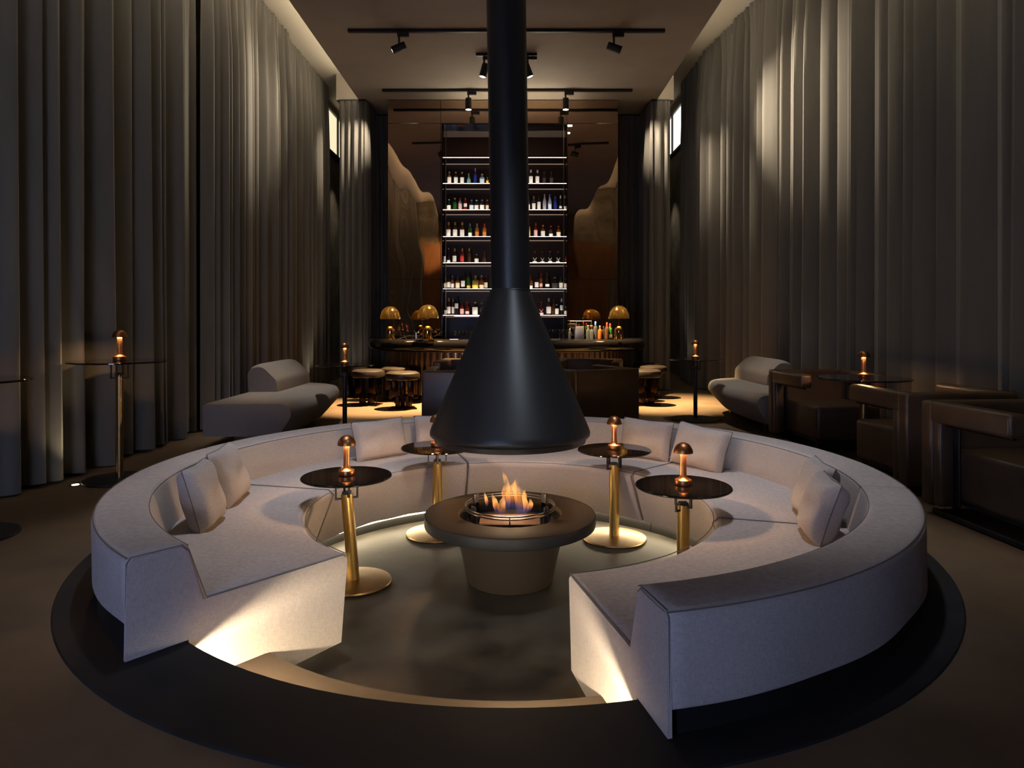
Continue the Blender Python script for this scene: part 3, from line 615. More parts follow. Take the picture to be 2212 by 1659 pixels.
# ------------------------------------------------------------------ tables and mushroom lamps
def make_lamp(label):
    t = thing('table_lamp', label, 'lamp', (0, 0, 0), 0, 'copper mushroom lamps')
    MB().lathe([(0, 0), (.044, 0), (.046, .004), (.046, .026), (.044, .031), (.030, .037), (.021, .045), (.0185, .06), (.0175, .10), (.0175, .178), (0, .178)], 32).build('stem_base', 'copper', t, ang=40)
    out = [(.052 * math.cos(a), .176 + .056 * math.sin(a)) for a in [PI / 2 * k / 10 for k in range(10)]] + [(0, .232)]
    MB().lathe([(.0495, .1765)] + out, 32, caps=False).lathe([(.0495, .1765), (.047, .186), (0, .19)], 32, caps=False).build('cap_shade', 'copper', t, ang=40)
    MB().lathe([(.0185, .1785), (.034, .1785), (.034, .1815), (.0185, .1815)], 28, caps=False).build('light_ring', 'e_lamp', t)
    return t
LAMP0 = None
def place_lamp(x, y, z, label):
    global LAMP0
    if LAMP0 is None:
        LAMP0 = make_lamp(label); LAMP0.location = (x, y, z); return LAMP0
    return dup(LAMP0, (x, y, z), random.uniform(0, 6), label)
def cocktail_table(x, y, z0, h, rt, rb, label, lamp_label, pole='brass', base='antbrass', rz=0.0, lean=0.0, group='round black glass cocktail tables', lamp_dx=0.0, pole_r=.034):
    t = thing('cocktail_table', label, 'table', (x, y, z0), 0, group)
    MB().lathe([(0, h - .012), (rt - .004, h - .012), (rt, h - .008), (rt, h - .004), (rt - .004, h), (0, h)], 64).build('tabletop', 'blackglass', t, ang=40)
    br = MB()
    for a, wdt, dz in ((rz, .062, .118), (rz + PI / 2, .05, .10)):
        mxr = Matrix.Rotation(a, 4, 'Z')
        br.tube([(-wdt, 0, h - .012), (-wdt, 0, h - .012 - dz), (wdt, 0, h - .012 - dz), (wdt, 0, h - .012)], .0045, square=True, mx=mxr)
    br.box((0, 0, h - .104), (.045, .045, .024))
    br.build('bracket', 'black', t)
    zt = h - .105
    MB().loft([[(pole_r * math.cos(2 * PI * k / 24) - lean * (z_ / zt), pole_r * math.sin(2 * PI * k / 24), z_) for k in range(24)] for z_ in (.012, zt * .5, zt)], ).build('pole', pole, t, ang=50, loc=(lean, 0, 0))
    MB().lathe([(0, .0005), (rb * .98, .0005), (rb, .006), (rb * .985, .014), (rb * .7, .02), (0, .024)], 48).build('base_disc', base, t, loc=(lean, 0, 0))
    place_lamp(x + lamp_dx, y, z0 + h + .0005, lamp_label)
    return t
HP = 0.618
cocktail_table(-.962, 3.94, Z_PIT, HP, .258, .215, 'black glass table with leaning brass pole inside the left of the round sofa', 'copper mushroom lamp on the table at the left inside the sofa', lean=.042, rz=.5)
cocktail_table(-.54, 4.84, Z_PIT, HP, .256, .22, 'black glass table with brass pole partly behind the hood inside the sofa', 'copper mushroom lamp mostly hidden behind the rim of the fire hood', rz=.2)
cocktail_table(.70, 4.74, Z_PIT, HP, .254, .222, 'black glass table with brass pole and domed brass base right of the hood', 'copper mushroom lamp on the table just right of the fire hood', rz=.6)
cocktail_table(.922, 3.706, Z_PIT, HP, .258, .215, 'black glass table with brass pole at the right inside the sofa', 'copper mushroom lamp on the table nearest the right sofa seat', rz=.7)
cocktail_table(-2.97, 5.15, 0, .90, .35, .25, 'tall black glass table standing before the left curtain by the floor uplight', 'copper mushroom lamp on the tall table before the left curtain', pole='antbrass', base='black', rz=.1, pole_r=.026)
cocktail_table(-1.79, 7.25, 0, .736, .30, .25, 'black glass table between the left grey lounge and the bar stools', 'copper mushroom lamp above the seat of the left grey lounge', pole='black', base='black', rz=.8, pole_r=.024)
cocktail_table(2.215, 8.31, 0, .738, .327, .30, 'black glass table at the tip of the right grey lounge', 'copper mushroom lamp beside the tip of the right grey lounge', pole='black', base='black', rz=.2, pole_r=.024)
cocktail_table(2.99, 5.83, 0, .715, .37, .25, 'black glass table among the leather armchairs on the right', 'copper mushroom lamp on the table among the leather armchairs', pole='antbrass', base='black', rz=.2, pole_r=.03)
cocktail_table(-3.02, 3.79, 0, .874, .295, .235, 'tall black glass table cut by the left edge of the photo', 'copper mushroom lamp on the tall table cut by the left edge', pole='antbrass', base='black', rz=.2, pole_r=.026)

# ------------------------------------------------------------------ round sofa
def seat_rb(th):                # how far the seat front tucks under: straight at the free ends
    e = min(th - T0, T1 - th); return 1.165 + 0.10 * smooth(2, 22, e)
Z_SEAT, Z_BACK = 0.15, 0.372
def seat_prof(th):
    e = min(th - T0, T1 - th)
    zb = -.235 + .02 * smooth(3, 20, e) + .002 * math.sin(th * .5)
    return fillet([(1.125 + .004 * math.sin(th * .21), Z_SEAT, .035), (seat_rb(th) + .004 * math.sin(th * .33 + 1), zb, .012), (1.82, zb, .01), (1.835, Z_SEAT - .05, .01), (1.80, Z_SEAT, .02)], 4)
def back_prof(th):
    e0 = th - T0; e1 = T1 - th
    zo = .085 + .003 * math.sin(th * .35) + .035 * smooth(10, 0, e1) + .05 * smooth(40, 14, e1) * smooth(0, 14, e1)
    ro = 2.068 + .006 * math.sin(th * .37) - .012 * smooth(14, 3, e1)
    return fillet([(1.772, Z_SEAT - .03, .01), (1.845, Z_BACK, .035), (2.068, Z_BACK, .028), (ro, zo, .012), (1.875, .075, .01), (1.85, Z_SEAT - .04, .01)], 4)
def module(t0, t1, label, f0, f1, low_strip=False):
    g = 0.13
    a, b = t0 + (0 if f0 else g), t1 - (0 if f1 else g)
    o = Vector(pol((a + b) / 2, 1.6, Z_PIT))
    root = thing('sofa_module', label, 'sofa', o, 0, 'modules of the round sunken sofa')
    def section(prof):
        ths = [a, a + .35] + [a + (b - a) * k / 40 for k in range(1, 40)] + [b - .35, b]
        rings = []
        for i, th in enumerate(ths):
            pr = prof(th)
            if i in (0, len(ths) - 1):       # tuck the outermost ring in for a soft edge
                cx_ = sum(p[0] for p in pr) / len(pr); cz_ = sum(p[1] for p in pr) / len(pr)
                pr = [(cx_ + (r - cx_) * (1 - .012 / max(.02, abs(r - cx_))) if abs(r - cx_) > .03 else r, cz_ + (z - cz_) * (1 - .010 / max(.02, abs(z - cz_))) if abs(z - cz_) > .03 else z) for r, z in pr]
            rings.append([Vector(pol(th, r, z)) - o for r, z in pr])
        return MB().loft(rings)
    s = section(seat_prof).build('seat', 'linen', root, ang=60)
    bk = section(back_prof).build('backrest', 'linen', root, ang=60)
    # seams
    pp = MB(); q = MB()
    ths = [a + (b - a) * k / 40 for k in range(41)]
    pp.tube([Vector(pol(th, 1.134, Z_SEAT - .006)) - o for th in ths], .0022, 5)
    q.tube([Vector(pol(th, 2.060, Z_BACK - .006)) - o for th in ths], .0024, 5)
    q.tube([Vector(pol(th, 1.846, Z_BACK - .010)) - o for th in ths], .0020, 5)
    for f, th in ((f0, a), (f1, b)):
        if not f: 
            pp.tube([Vector(pol(th, r, z)) - o for r, z in ((1.80, Z_SEAT + .001), (1.16, Z_SEAT + .001), (1.127, Z_SEAT - .03), (seat_rb(th) - .002, -.21))], .0017, 5)
            continue
        dz = .3 if th == a else -.3
        pp.tube([Vector(pol(th + dz * .2, r, z)) - o for r, z in ((1.775, Z_SEAT - .004), (1.15, Z_SEAT - .004), (1.135, Z_SEAT - .03), (1.165, -.22))], .0026, 5)
        q.tube([Vector(pol(th + dz * .2, r, z)) - o for r, z in ((2.062, .06), (2.060, Z_BACK - .025), (2.045, Z_BACK - .006), (1.868, Z_BACK - .006), (1.842, Z_BACK - .03), (1.778, Z_SEAT))], .0026, 5)
    pp.build('seam', 'linen_seam', s); q.build('seam', 'linen_seam', bk)
    pa, pb = a + (4 if f0 else 0), b - (4 if f1 else 0)
    pl = arcsweep([(1.36, Z_PIT + .001), (1.36, -.215), (1.80, -.215), (1.80, Z_PIT + .001)], pa, pb, mbx=MB())
    pl.v = [tuple(Vector(v) - o) for v in pl.v]; plo = pl.build('plinth', 'plinth', root)
    dz_ = 0.0 if low_strip else .012
    ls = arcsweep([(1.335, -.243 + dz_), (1.358, -.243 + dz_), (1.358, -.228 + dz_), (1.335, -.228 + dz_)], pa, pb, mbx=MB())
    ls.v = [tuple(Vector(v) - o) for v in ls.v]; ls.build('light_strip', 'e_strip', plo)
    pa, pb = a + (1 if f0 else 0), b - (1 if f1 else 0)
    pl = arcsweep([(1.88, .0062), (1.88, .11), (2.045, .11), (2.045, .0062)], pa, pb, mbx=MB())
    pl.v = [tuple(Vector(v) - o) for v in pl.v]; pl.build('back_plinth', 'plinth', root)
    # hanging cloth over a free end
    for f, th, d in ((f0, a, -1), (f1, b, 1)):
        if not f: continue
        poly = [(2.066, .008), (2.060, .335), (2.040, .360), (1.872, .360), (1.848, .340), (1.792, .145), (1.792, .008)]
        poly2 = [(1.792, .142), (1.155, .142), (1.133, .122), (1.166, -.245), (1.49, -.262), (1.53, -.157), (1.846, -.157), (1.846, .008), (1.792, .008)]
        m = MB()
        for pg in (poly, poly2):
            m.loft([[Vector(pol(th + d * k, r, z)) - o for r, z in pg] for k in (-.25, .14)])
        m.build('end_cover', 'linen', root, ang=40)
    return root
TH = [T0, 74.0, 132.5, 196.0, 256.0, T1]
LB = ['sofa module with the free end at the front right, nearest the camera', 'sofa module curving along the right, holding two leaning square cushions', 'far sofa module directly behind the hood with the cushions right of the flue',
      'far left sofa module behind the left brass tables with two cushions', 'sofa module with the free end at the front left, brightly lit end face']
for i in range(5): module(TH[i], TH[i + 1], LB[i], i == 0, i == 4, i == 3)

# cushions
def pillow(th, r, wd, hg, tk, lean, yaw, label, seed, roll=0.0, lift=0.0):
    rnd = random.Random(seed); ph = [rnd.uniform(0, 6.28) for _ in range(6)]
    def fn(sg):
        def g(u, v):
            x, z = 2 * u - 1, 2 * v - 1
            e = max(0.0, (1 - x ** 4) * (1 - z ** 4)) ** .5
            e = e ** .8
            wr = 1 + .05 * math.sin(5 * x + ph[0] + 2 * z) + .05 * math.sin(6 * z + ph[1] - 3 * x)
            pinx = 1 - .06 * (1 - z * z) ; pinz = 1 - .07 * (1 - x * x)
            return (x * wd / 2 * (1 - .05 * (1 - abs(z)) ) * 1.0, sg * tk / 2 * e * wr, z * hg / 2 * (1 - .06 * (1 - abs(x))))
        return g
    m = MB().grid(fn(-1), 24, 20).grid(fn(1), 24, 20)
    x, y, _ = pol(th, r)
    root = thing('cushion', label, 'cushion', (x, y, Z_SEAT + lift), math.radians(th + 180 + yaw), 'grey linen cushions on the round sofa')
    mxx = Matrix.Translation((0, 0, hg / 2 * math.cos(lean) - .006)) @ Matrix.Rotation(-lean, 4, 'X') @ Matrix.Rotation(roll, 4, 'Y')
    m2 = MB().add([mxx @ Vector(v) for v in m.v], m.f)
    c = m2.build('cover', 'linen', root, ang=70)
    edge = []
    for k in range(96):
        q = k / 24.0; s_ = int(q); f = q - s_
        u, v = ((f, 0), (1, f), (1 - f, 1), (0, 1 - f))[s_]
        edge.append(mxx @ Vector(fn(1)(u, v)))
    MB().tube(edge, .0028, 5, closed=True).build('seam', 'linen_seam', root)
    return root
RD = math.radians
pillow(285.5, 1.645, .31, .33, .15, RD(16), -10, 'front cushion of the pair on the left seat, facing sideways', 1)
pillow(268.5, 1.655, .40, .33, .14, RD(20), 8, 'rear cushion of the pair on the left seat, leaning behind the front one', 2)
pillow(217.5, 1.66, .46, .30, .13, RD(17), 6, 'wide cushion on the far seat above the left brass table', 3)
pillow(200.0, 1.67, .42, .30, .13, RD(15), 0, 'cushion just left of the fire hood, mostly hidden by it', 4)
pillow(141.5, 1.67, .45, .30, .13, RD(16), -6, 'wide cushion on the far seat right of the hood, behind the lamp', 5)
pillow(125.0, 1.665, .45, .31, .13, RD(20), 4, 'wide tilted cushion behind the rightmost table lamp in the sofa', 6, roll=RD(4))
pillow(79.5, 1.66, .36, .32, .14, RD(20), 2, 'rear cushion of the pair leaning on the right backrest', 7)
pillow(67.0, 1.65, .32, .31, .16, RD(18), 12, 'front rounded cushion of the pair leaning on the right backrest', 8)

# ------------------------------------------------------------------ fire table, flames, hood
FX, FY = -0.02, 4.0
ft = thing('fire_table', 'round dark fire table with conical base in the middle of the pit', 'fire table', (FX, FY, Z_PIT))
zt = .08 - Z_PIT
MB().lathe([(.296, zt - .012), (.302, zt), (.490, zt), (.496, zt - .004), (.496, zt - .062), (.490, zt - .067), (.30, zt - .067), (.296, zt - .06), (.296, zt - .012)], 96, caps=False).build('top_ring', 'rim', ft, ang=40)
MB().lathe([(.4975, zt - .063), (.4985, zt - .060), (.4985, zt - .006), (.4965, zt - .002)], 96, caps=False).build('edge_band', mat('slate edge paint', (0.010, 0.0115, 0.0145), 0.55, spec=0.3), ft, ang=40)
MB().lathe([(.245, .0005), (.248, .004), (.322, zt - .067), (.30, zt - .067), (.0, zt - .08)], 64).build('conical_base', 'cone', ft, ang=40)
MB().lathe([(.296, zt - .03), (.288, zt - .03), (.280, zt - .062), (0, zt - .064)], 64, caps=False).build('well', 'guard', ft, ang=40)
MB().rbox((0, 0, zt - .05), (.36, .20, .022), .006, 1).build('burner', 'burner', ft)
gd = MB()
for z_, r_ in ((zt + .045, .262), (zt + .030, .262)):
    gd.tube([(r_ * math.cos(2 * PI * k / 48), r_ * math.sin(2 * PI * k / 48), z_) for k in range(48)], .0045, 6, closed=True)
g0 = gd.build('guard_ring', 'guard', ft)
MB().lathe([(.236, zt - .05), (.236, zt + .02), (.240, zt + .02), (.240, zt - .05)], 64, caps=False).build('wind_guard', mat('smoked glass', (.55, .6, .65), .03, trans=1.0, ior=1.05), ft, ang=40)
for a in (35, 145, 215, 325):
    mxr = Matrix.Rotation(RD(a), 4, 'Z')
    MB().rbox((.250, 0, zt + .01), (.008, .045, .12), .003, 2, mx=mxr).build('guard_bracket', 'guard', ft)
for a in (90, 270):
    MB().box((.262, 0, zt + .0), (.006, .008, .10), Matrix.Rotation(RD(a), 4, 'Z')).build('guard_pin', 'guard', ft)

def flame_mat():
    m = bpy.data.materials.new('gas flame'); m.use_nodes = True; nt = m.node_tree; nt.nodes.clear(); L = nt.links.new
    o = nt.nodes.new('ShaderNodeOutputMaterial'); mix = nt.nodes.new('ShaderNodeMixShader'); tr = nt.nodes.new('ShaderNodeBsdfTransparent')
    em = nt.nodes.new('ShaderNodeEmission'); tc = nt.nodes.new('ShaderNodeTexCoord'); sep = nt.nodes.new('ShaderNodeSeparateXYZ')
    L(tc.outputs['Generated'], sep.inputs[0])
    cr = nt.nodes.new('ShaderNodeValToRGB'); e = cr.color_ramp.elements
    e[0].position = 0.0; e[0].color = (.06, .06, .26, 1); e[1].position = 1.0; e[1].color = (1.0, .36, .08, 1)
    for p_, c_ in ((.15, (.25, .13, .22, 1)), (.32, (1.0, .30, .06, 1)), (.6, (1.0, .50, .15, 1))):
        x = e.new(p_); x.color = c_
    L(sep.outputs['Z'], cr.inputs['Fac']); L(cr.outputs['Color'], em.inputs['Color']); em.inputs['Strength'].default_value = 1.5
    nz = nt.nodes.new('ShaderNodeTexNoise'); nz.inputs['Scale'].default_value = 9
    mp = nt.nodes.new('ShaderNodeMapping'); mp.inputs['Scale'].default_value = (2.2, 2.2, .5)
    L(tc.outputs['Object'], mp.inputs['Vector']); L(mp.outputs['Vector'], nz.inputs['Vector'])
    lw = nt.nodes.new('ShaderNodeLayerWeight'); lw.inputs['Blend'].default_value = .35
    ar = nt.nodes.new('ShaderNodeValToRGB'); ae = ar.color_ramp.elements       # opacity up the flame
    ae[0].position = 0; ae[0].color = (.10, .10, .10, 1); ae[1].position = 1; ae[1].color = (.0, .0, .0, 1)
    for p_, v_ in ((.25, .28), (.5, .55), (.8, .30)):
        x = ae.new(p_); x.color = (v_, v_, v_, 1)
    L(sep.outputs['Z'], ar.inputs['Fac'])
    m1 = nt.nodes.new('ShaderNodeMapRange'); m1.inputs['From Min'].default_value = .35; m1.inputs['From Max'].default_value = .65
    L(nz.outputs['Fac'], m1.inputs['Value'])
    mu = nt.nodes.new('ShaderNodeMath'); mu.operation = 'MULTIPLY'; L(ar.outputs['Color'], mu.inputs[0]); L(m1.outputs['Result'], mu.inputs[1])
    L(mu.outputs[0], mix.inputs['Fac']); L(tr.outputs[0], mix.inputs[1]); L(em.outputs[0], mix.inputs[2]); L(mix.outputs[0], o.inputs['Surface'])
    return m
M['flame'] = flame_mat()
fl = thing('gas_fire', 'orange gas flames licking up from the burner of the fire table', 'fire', (FX, FY, zt + Z_PIT - .038))
def flame(pts, yd):
    """pts: (px, py, half width px) up the flame, on the depth FY + yd"""
    Y = FY + yd; rings = []; k = Y / F
    n = len(pts)
    for i, (px, py, hw) in enumerate(pts):
        c = P(px, py, Y); c.y += .02 * math.sin(i * 1.3 + px)
        c -= Vector((FX, FY, zt + Z_PIT - .038))
        rings.append([c + Vector((hw * k * math.cos(2 * PI * j / 14), hw * k * .55 * math.sin(2 * PI * j / 14), 0)) for j in range(14)])
    MB().loft(rings).build('flame', 'flame', fl, ang=60)
flame([(1096, 1102, 5), (1094, 1085, 9), (1092, 1065, 9), (1095, 1045, 6), (1090, 1030, 4), (1086, 1018, 1.5), (1083, 1010, .3)], .05)
flame([(1122, 1108, 8), (1126, 1090, 13), (1124, 1070, 14), (1117, 1056, 11), (1116, 1043, 6), (1119, 1032, 3), (1121, 1024, .4)], .02)
flame([(1108, 1100, 8), (1106, 1082, 13), (1104, 1068, 12), (1108, 1052, 8), (1112, 1040, 3), (1113, 1033, .4)], .09)
flame([(1134, 1112, 4), (1137, 1100, 6), (1135, 1086, 6), (1131, 1070, 4), (1134, 1060, 1.5), (1135, 1054, .3)], -.04)
flame([(1141, 1104, 3), (1145, 1096, 6), (1147, 1088, 5), (1146, 1080, 2), (1143, 1075, .3)], -.02)
flame([(1074, 1106, 4), (1072, 1092, 7), (1068, 1080, 5), (1064, 1070, 2), (1062, 1062, .3)], .03)
flame([(1052, 1094, 2), (1051, 1082, 4), (1048, 1072, 2.5), (1046, 1063, .3)], .06)
flame([(1085, 1112, 5), (1083, 1098, 9), (1085, 1084, 7), (1088, 1074, 3), (1090, 1066, .3)], -.05)

HX = -.035
hd = thing('fire_hood', 'large black conical fire hood with a long round flue up to the ceiling', 'fire hood', (FX, FY, .50))
z0 = .50
MB().lathe([(.432, .0), (.440, .0), (.446, .028), (.440, .034)], 96, caps=False).build('lower_lip', 'steel', hd, ang=50)
MB().lathe([(.436, .030), (.455, .030), (.466, .040), (.467, .058), (.458, .084), (.1135, 1.384 - z0), (.105, 1.384 - z0), (.44, .08), (.436, .030)], 96, caps=False).build('cone', 'steel', hd, ang=50)
zn = 1.378 - z0
MB().loft([[(r_ * math.cos(2 * PI * k / 64) + dx, r_ * math.sin(2 * PI * k / 64), z_) for k in range(64)] for r_, z_, dx in ((.1125, zn, 0.005), (.1135, zn + .3, 0.0), (.116, 3.05 - z0, -.022), (.116, 4.99 - z0, -.04))]).build('flue', 'steel', hd, ang=50)
MB().lathe([(.1145, zn - .012), (.1165, zn - .008), (.1165, zn + .004), (.114, zn + .008)], 64, (.004, 0, 0), caps=False).build('collar', 'steel', hd, ang=50)

# ------------------------------------------------------------------ armchairs
def make_chair(label):
    t = thing('armchair', label, 'armchair', (0, 0, 0), 0, 'dark brown leather cube armchairs')
    W_, D_, H_ = .82, .80, .705
    MB().rbox((0, D_ / 2 - .05, (.06 + H_) / 2), (W_, .10, H_ - .06), .022, 4).build('backrest', 'leather', t)
    for s in (-1, 1):
        x = s * (W_ / 2 - .055)
        a = MB().rbox((x, .005, H_ - .065), (.11, D_ - .17, .13), .024, 4).build('arm', 'leather', t)
        MB().rbox((x, D_ / 2 - .135, .33), (.10, .07, .52), .02, 3).build('arm_post', 'leather', a)
        MB().rbox((x, .015, H_ - .137), (.03, D_ - .22, .014), .003, 1).build('arm_strip', 'cbronze', a)
        MB().rbox((x - s * .048, D_ / 2 - .19, .34), (.016, .045, .52), .003, 1).build('frame_upright', 'black', t)
        MB().rbox((x, -.02, .022), (.03, D_ - .06, .03), .004, 1).build('runner', 'black', t)
    MB().rbox((0, -.06, .265), (.60, .68, .31), .03, 4).build('seat', 'leather', t)
    MB().rbox((0, -.06, .10), (.56, .60, .03), .004, 1).build('seat_frame', 'black', t)
    bf = MB()
    for x in (-.26, .26):
        for y in (-.34, .29): bf.box((x, y, .06), (.03, .03, .06))
    bf.box((0, -.35, .022), (W_ - .1, .03, .03)).box((0, .30, .022), (W_ - .1, .03, .03)).box((0, -.02, .022), (.03, .66, .028))
    bf.build('base_frame', 'black', t)
    return t
ch = make_chair('leather armchair cut by the right edge, nearest the camera'); ch.location = (3.0, 3.93, 0); ch.rotation_euler = (0, 0, RD(4))
GA = 'dark brown leather cube armchairs'
dup(ch, (3.06, 5.08, 0), RD(184), 'leather armchair turned away, its back against the nearest right armchair', GA)
dup(ch, (3.04, 6.62, 0), RD(3), 'leather armchair facing the camera in front of the right grey lounge', GA)
dup(ch, (-.50, 7.15, 0), RD(180), 'leather armchair with its back to us left of the hood, behind the sofa', GA)
dup(ch, (.77, 7.30, 0), RD(180 + 30), 'leather armchair with its back corner to us right of the hood, behind the sofa', GA)
dup(ch, (-.55, 8.62, 0), RD(-6), 'leather armchair facing us left of the hood, in front of the bar', GA)
dup(ch, (.95, 8.62, 0), RD(-12), 'leather armchair facing us right of the hood, in front of the bar', GA)

# ------------------------------------------------------------------ grey lounges
def lounge(x, y, s, label, rz=0.0):
    """s = 1: front edge towards +x (left lounge); s = -1: mirrored"""
    t = thing('lounge_seat', label, 'lounge', (x, y, 0), rz, 'boat shaped grey lounges')
    L_ = 2.30; rings = []
    N_ = 28
    for i in range(N_ + 1):
        u = i / N_; yy = -L_ / 2 + L_ * u
        # plan of the front edge: square near end, swelling, then a rounded tip at the far end
        fx = .40 + .10 * math.sin(PI * min(1, u * 1.15)) 
        bx = -.52
        tip = smooth(.74, 1.0, u)
        fx2 = fx - .62 * (1 - math.sqrt(max(0, 1 - tip ** 2.2)))
        sh = .35 * tip
        r = .10 + .06 * u
        pr = fillet([(bx, .11 + sh * .12, .03), (bx, .42, .03), (fx2, .425, r), (max(bx + .1, fx2 - .20 - .12 * u), .11 + sh * .12, .03)], 6)
        if i in (0,): pr = [(a * .985, .265 + (b - .265) * .97) for a, b in pr]
        rings.append([(s * a, yy, b) for a, b in pr])
    seat = MB().loft(rings).build('seat', 'lounge', t, ang=60)
    rings = []
    for i in range(17):
        u = i / 16; yy = -.06 + 1.20 * u
        e = 1 - .10 * (abs(2 * u - 1) ** 8)
        pr = fillet([(-.52, .40, .02), (-.54, .70 * 1.0, .10), (-.36, .735, .13), (-.18, .56, .10), (-.17, .40, .02)], 5)
        rings.append([(s * (-.36 + (a + .36) * e), yy, .40 + (b - .40) * e) for a, b in pr])
    MB().loft(rings).build('backrest', 'lounge', t, ang=60)
    MB().rbox((s * -.12, -.80, .057), (.46, .05, .112), .004, 1).build('leg', 'antbrass', t)
    MB().rbox((s * -.12, .55, .057), (.36, .05, .112), .004, 1).build('leg', 'antbrass', t)
    return t
lounge(-2.40, 7.55, 1, 'grey boat shaped lounge on the left, in front of the left curtains')
lounge(2.86, 8.28, -1, 'grey boat shaped lounge on the right, behind the leather armchairs')

# ------------------------------------------------------------------ ceiling tracks, spotlights, uplight
def track(px0, px1, y, label):
    x0, x1 = (px0 - CX) / F * y, (px1 - CX) / F * y
    tag(MB().box(((x0 + x1) / 2, y, ZC - .022), (x1 - x0, .05, .04)).build('lighting_track', 'black', origin=((x0 + x1) / 2, y, ZC)), label, 'lighting track', 'ceiling lighting tracks')
YT1, YT2, YT3 = 8.9, 11.2, 9.7
track(752, 1436, YT1, 'nearer black ceiling track running across behind the flue')
track(826, 1366, YT2, 'farther black ceiling track just before the mirrored wall')
track(1028, 1160, YT3, 'short black ceiling track almost hidden behind the flue')
def spot_fixture(px, Y, aim, label, power, size=40, blend=.8, col=(1, .84, .62), light=True):
    x = (px - CX) / F * Y
    t = thing('track_spotlight', label, 'spotlight', (x, Y, ZC - .04), 0, 'black track spotlights')
    MB().box((.055, -.01, -.035), (.15, .04, .05)).build('adapter', 'black', t)
    MB().tube([(0, 0, -.0), (0, 0, -.17)], .014, 8).build('arm', 'black', t)
    d = (Vector(aim) - Vector((x, Y, ZC - .23))).normalized()
    q = d.to_track_quat('Z', 'Y').to_matrix().to_4x4(); mxr = Matrix.Translation((0, 0, -.20)) @ q
    h = MB().lathe([(0, -.09), (.046, -.09), (.05, -.085), (.052, .10), (.046, .10), (.044, .092)], 24, mx=mxr, caps=False).build('head', 'black', t)
    MB().lathe([(.045, .094), (0, .094)], 24, mx=mxr, caps=False).build('lens', 'e_lens', h)
    if light:
        spot((x, Y, ZC - .24) , aim, power, size, blend, col, off=.12)
def spot(loc, aim, power, size=40, blend=.8, col=(1, .84, .62), off=0.0, rad=.03):
    l = bpy.data.lights.new('spot_light', 'SPOT'); l.energy = power; l.spot_size = RD(size); l.spot_blend = blend; l.color = col; l.shadow_soft_size = rad
    o = bpy.data.objects.new('spot_light', l); C.objects.link(o)
    d = (Vector(aim) - Vector(loc)).normalized(); o.location = Vector(loc) + d * off
    o.rotation_euler = (-d).to_track_quat('Z', 'Y').to_euler(); return o
spot_fixture(862, YT1, (-3.3, 8.75, 3.9), 'black spotlight on the nearer track aimed at the left curtain', 140, 62, 1.0)
spot_fixture(1326, YT1, (3.7, 8.9, 3.9), 'black spotlight on the nearer track aimed at the right curtain', 110, 58, 1.0)
spot_fixture(1012, YT2, (-.75, 11.1, 0.9), 'black spotlight on the farther track left of the flue pointing down', 60, 60)
spot_fixture(1222, YT2, (.86, 11.1, 0.9), 'black spotlight on the farther track right of the flue pointing down', 60, 60)
spot_fixture(1046, YT3, (-1.6, 9.7, 0.0), 'black spotlight peeping out left of the flue below the ceiling', 13000, 34, 1.0, col=(1, .66, .32))
spot_fixture(1140, YT3, (2.0, 10.0, 0.0), 'black spotlight peeping out right of the flue below the ceiling', 12000, 34, 1.0, col=(1, .70, .34))
spot((1.9, 11.62, 4.8), (3.45, 11.15, 3.6), 520, 50, 1.0)
spot((-1.5, 10.5, 4.8), (-3.35, 8.8, 3.95), 760, 50, 1.0)
spot((1.6, 10.7, 4.8), (3.75, 8.9, 4.0), 2000, 50, 1.0)
spot((-2.0, 11.2, 4.75), (-2.8, 11.7, 4.2), 240, 50, 1.0)  # unseen spots added, this and the next, to brighten the corner curtains
spot((1.7, 11.2, 4.75), (2.5, 11.7, 4.2), 240, 50, 1.0)
for x_, y_ in ((-1.15, 3.7), (1.15, 3.7), (-1.1, 5.0), (1.1, 5.0)):
    spot((x_, y_, 4.9), (x_ * 1.05, y_, 0), 320, 40, 1.0, (.93, .94, 1.0), rad=.12)  # unseen downlights added to lighten the sofa tops
spot((1.35, .3, 4.85), (-.02, 3.9, .9), 330, 22, 1.0, (.78, .87, 1.0), rad=.12)  # unseen front spot put in for the streak on the hood
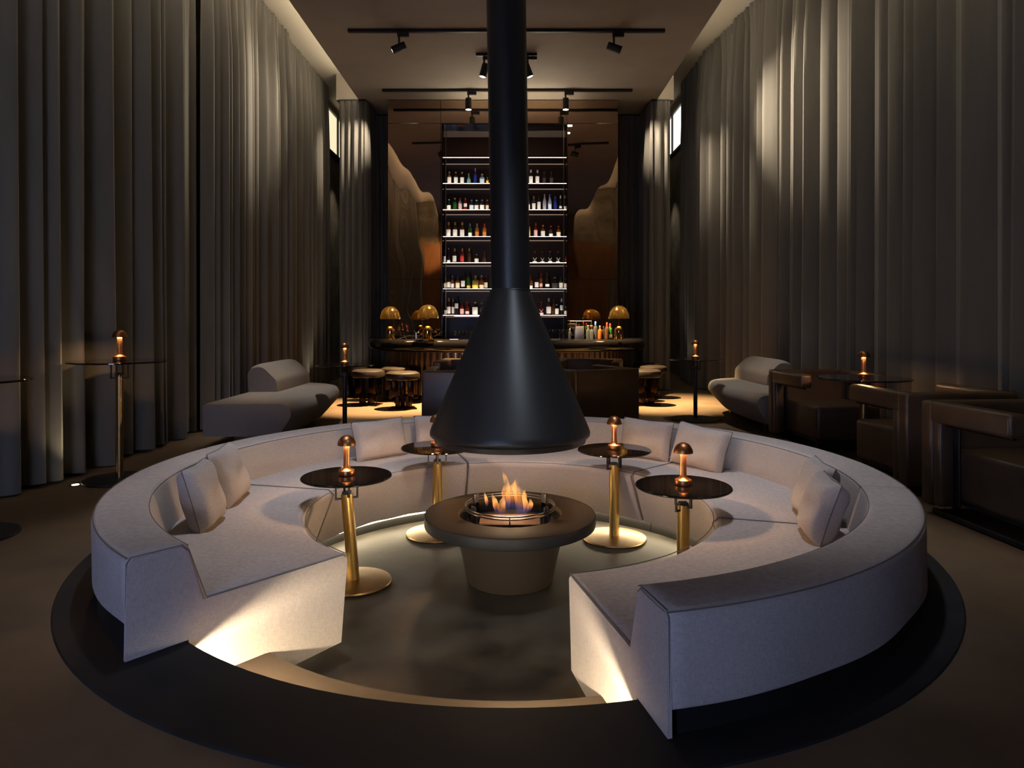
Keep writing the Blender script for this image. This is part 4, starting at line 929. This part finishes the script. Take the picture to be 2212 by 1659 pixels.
tag(MB().box((0, 11.5, ztop + .03), (cabx1 - cabx0 - .1, .03, .02)).build('added_ceiling_glow', 'e_ceil_fill', origin=(cxm, 11.5, ztop + .03)), 'added glow strip on top of the back bar shelving to brighten the ceiling', 'light strip')  # unseen strip added to brighten the ceiling near the mirrored wall
p = onz(163, 1048)
u = thing('floor_uplight', 'small lit uplight set in the floor before the left curtain', 'uplight', (p.x, p.y, 0))
MB().lathe([(.022, .003), (.04, .003), (.042, .0), (.042, .0005)], 24, caps=False).build('bezel', 'black', u)
MB().lathe([(.024, .004), (0, .005)], 24, caps=False).build('lens', 'e_floor', u)
spot((p.x, p.y, .02), (p.x - .12, p.y - .05, 1.0), 14, 70, .9, (1, .82, .5))
spot((-3.05, 10.9, .03), (-3.35, 11.0, 1.6), 22, 60, .9)
spot((-2.65, 11.3, .03), (-2.75, 11.7, 1.6), 10, 70, .9)
spot((3.0, 12.6, .03), (3.4, 12.9, 1.6), 14, 60, .9)
spot((-3.2, 13.6, 4.2), (-3.55, 13.8, 2.0), 20, 80, .9)
spot((3.2, 15.2, 4.2), (3.55, 15.3, 2.0), 20, 80, .9)
spot((-2.0, 3.0, 4.8), (-3.0, -1.35, 3.65), 1500, 20, .8, (1, .6, .25))
pl_ = bpy.data.lights.new('fire_light', 'POINT'); pl_.energy = 27; pl_.color = (1, .66, .38); pl_.shadow_soft_size = .1
po_ = bpy.data.objects.new('fire_light', pl_); C.objects.link(po_); po_.location = (FX, FY, .24)
spot((-1.7, 3.0, 4.85), (-3.5, 2.4, 4.0), 30, 50, 1.0)
spot((1.7, 3.2, 4.85), (3.75, 2.6, 4.0), 120, 50, 1.0)
spot((-2.2, 7.6, 4.9), (-2.3, 7.6, 0.4), 420, 34, 1.0, (1, .9, .8), rad=.1)  # unseen ceiling spots added over both lounges to lighten their seats
spot((2.2, 8.3, 4.9), (2.7, 8.3, 0.4), 300, 34, 1.0, (1, .9, .8), rad=.1)
spot((-1.6, 11.5, 4.6), (-2.32, 12.5, 4.6), 45, 60, 1.0)
spot((1.4, 11.5, 4.6), (2.1, 12.5, 4.6), 45, 60, 1.0)
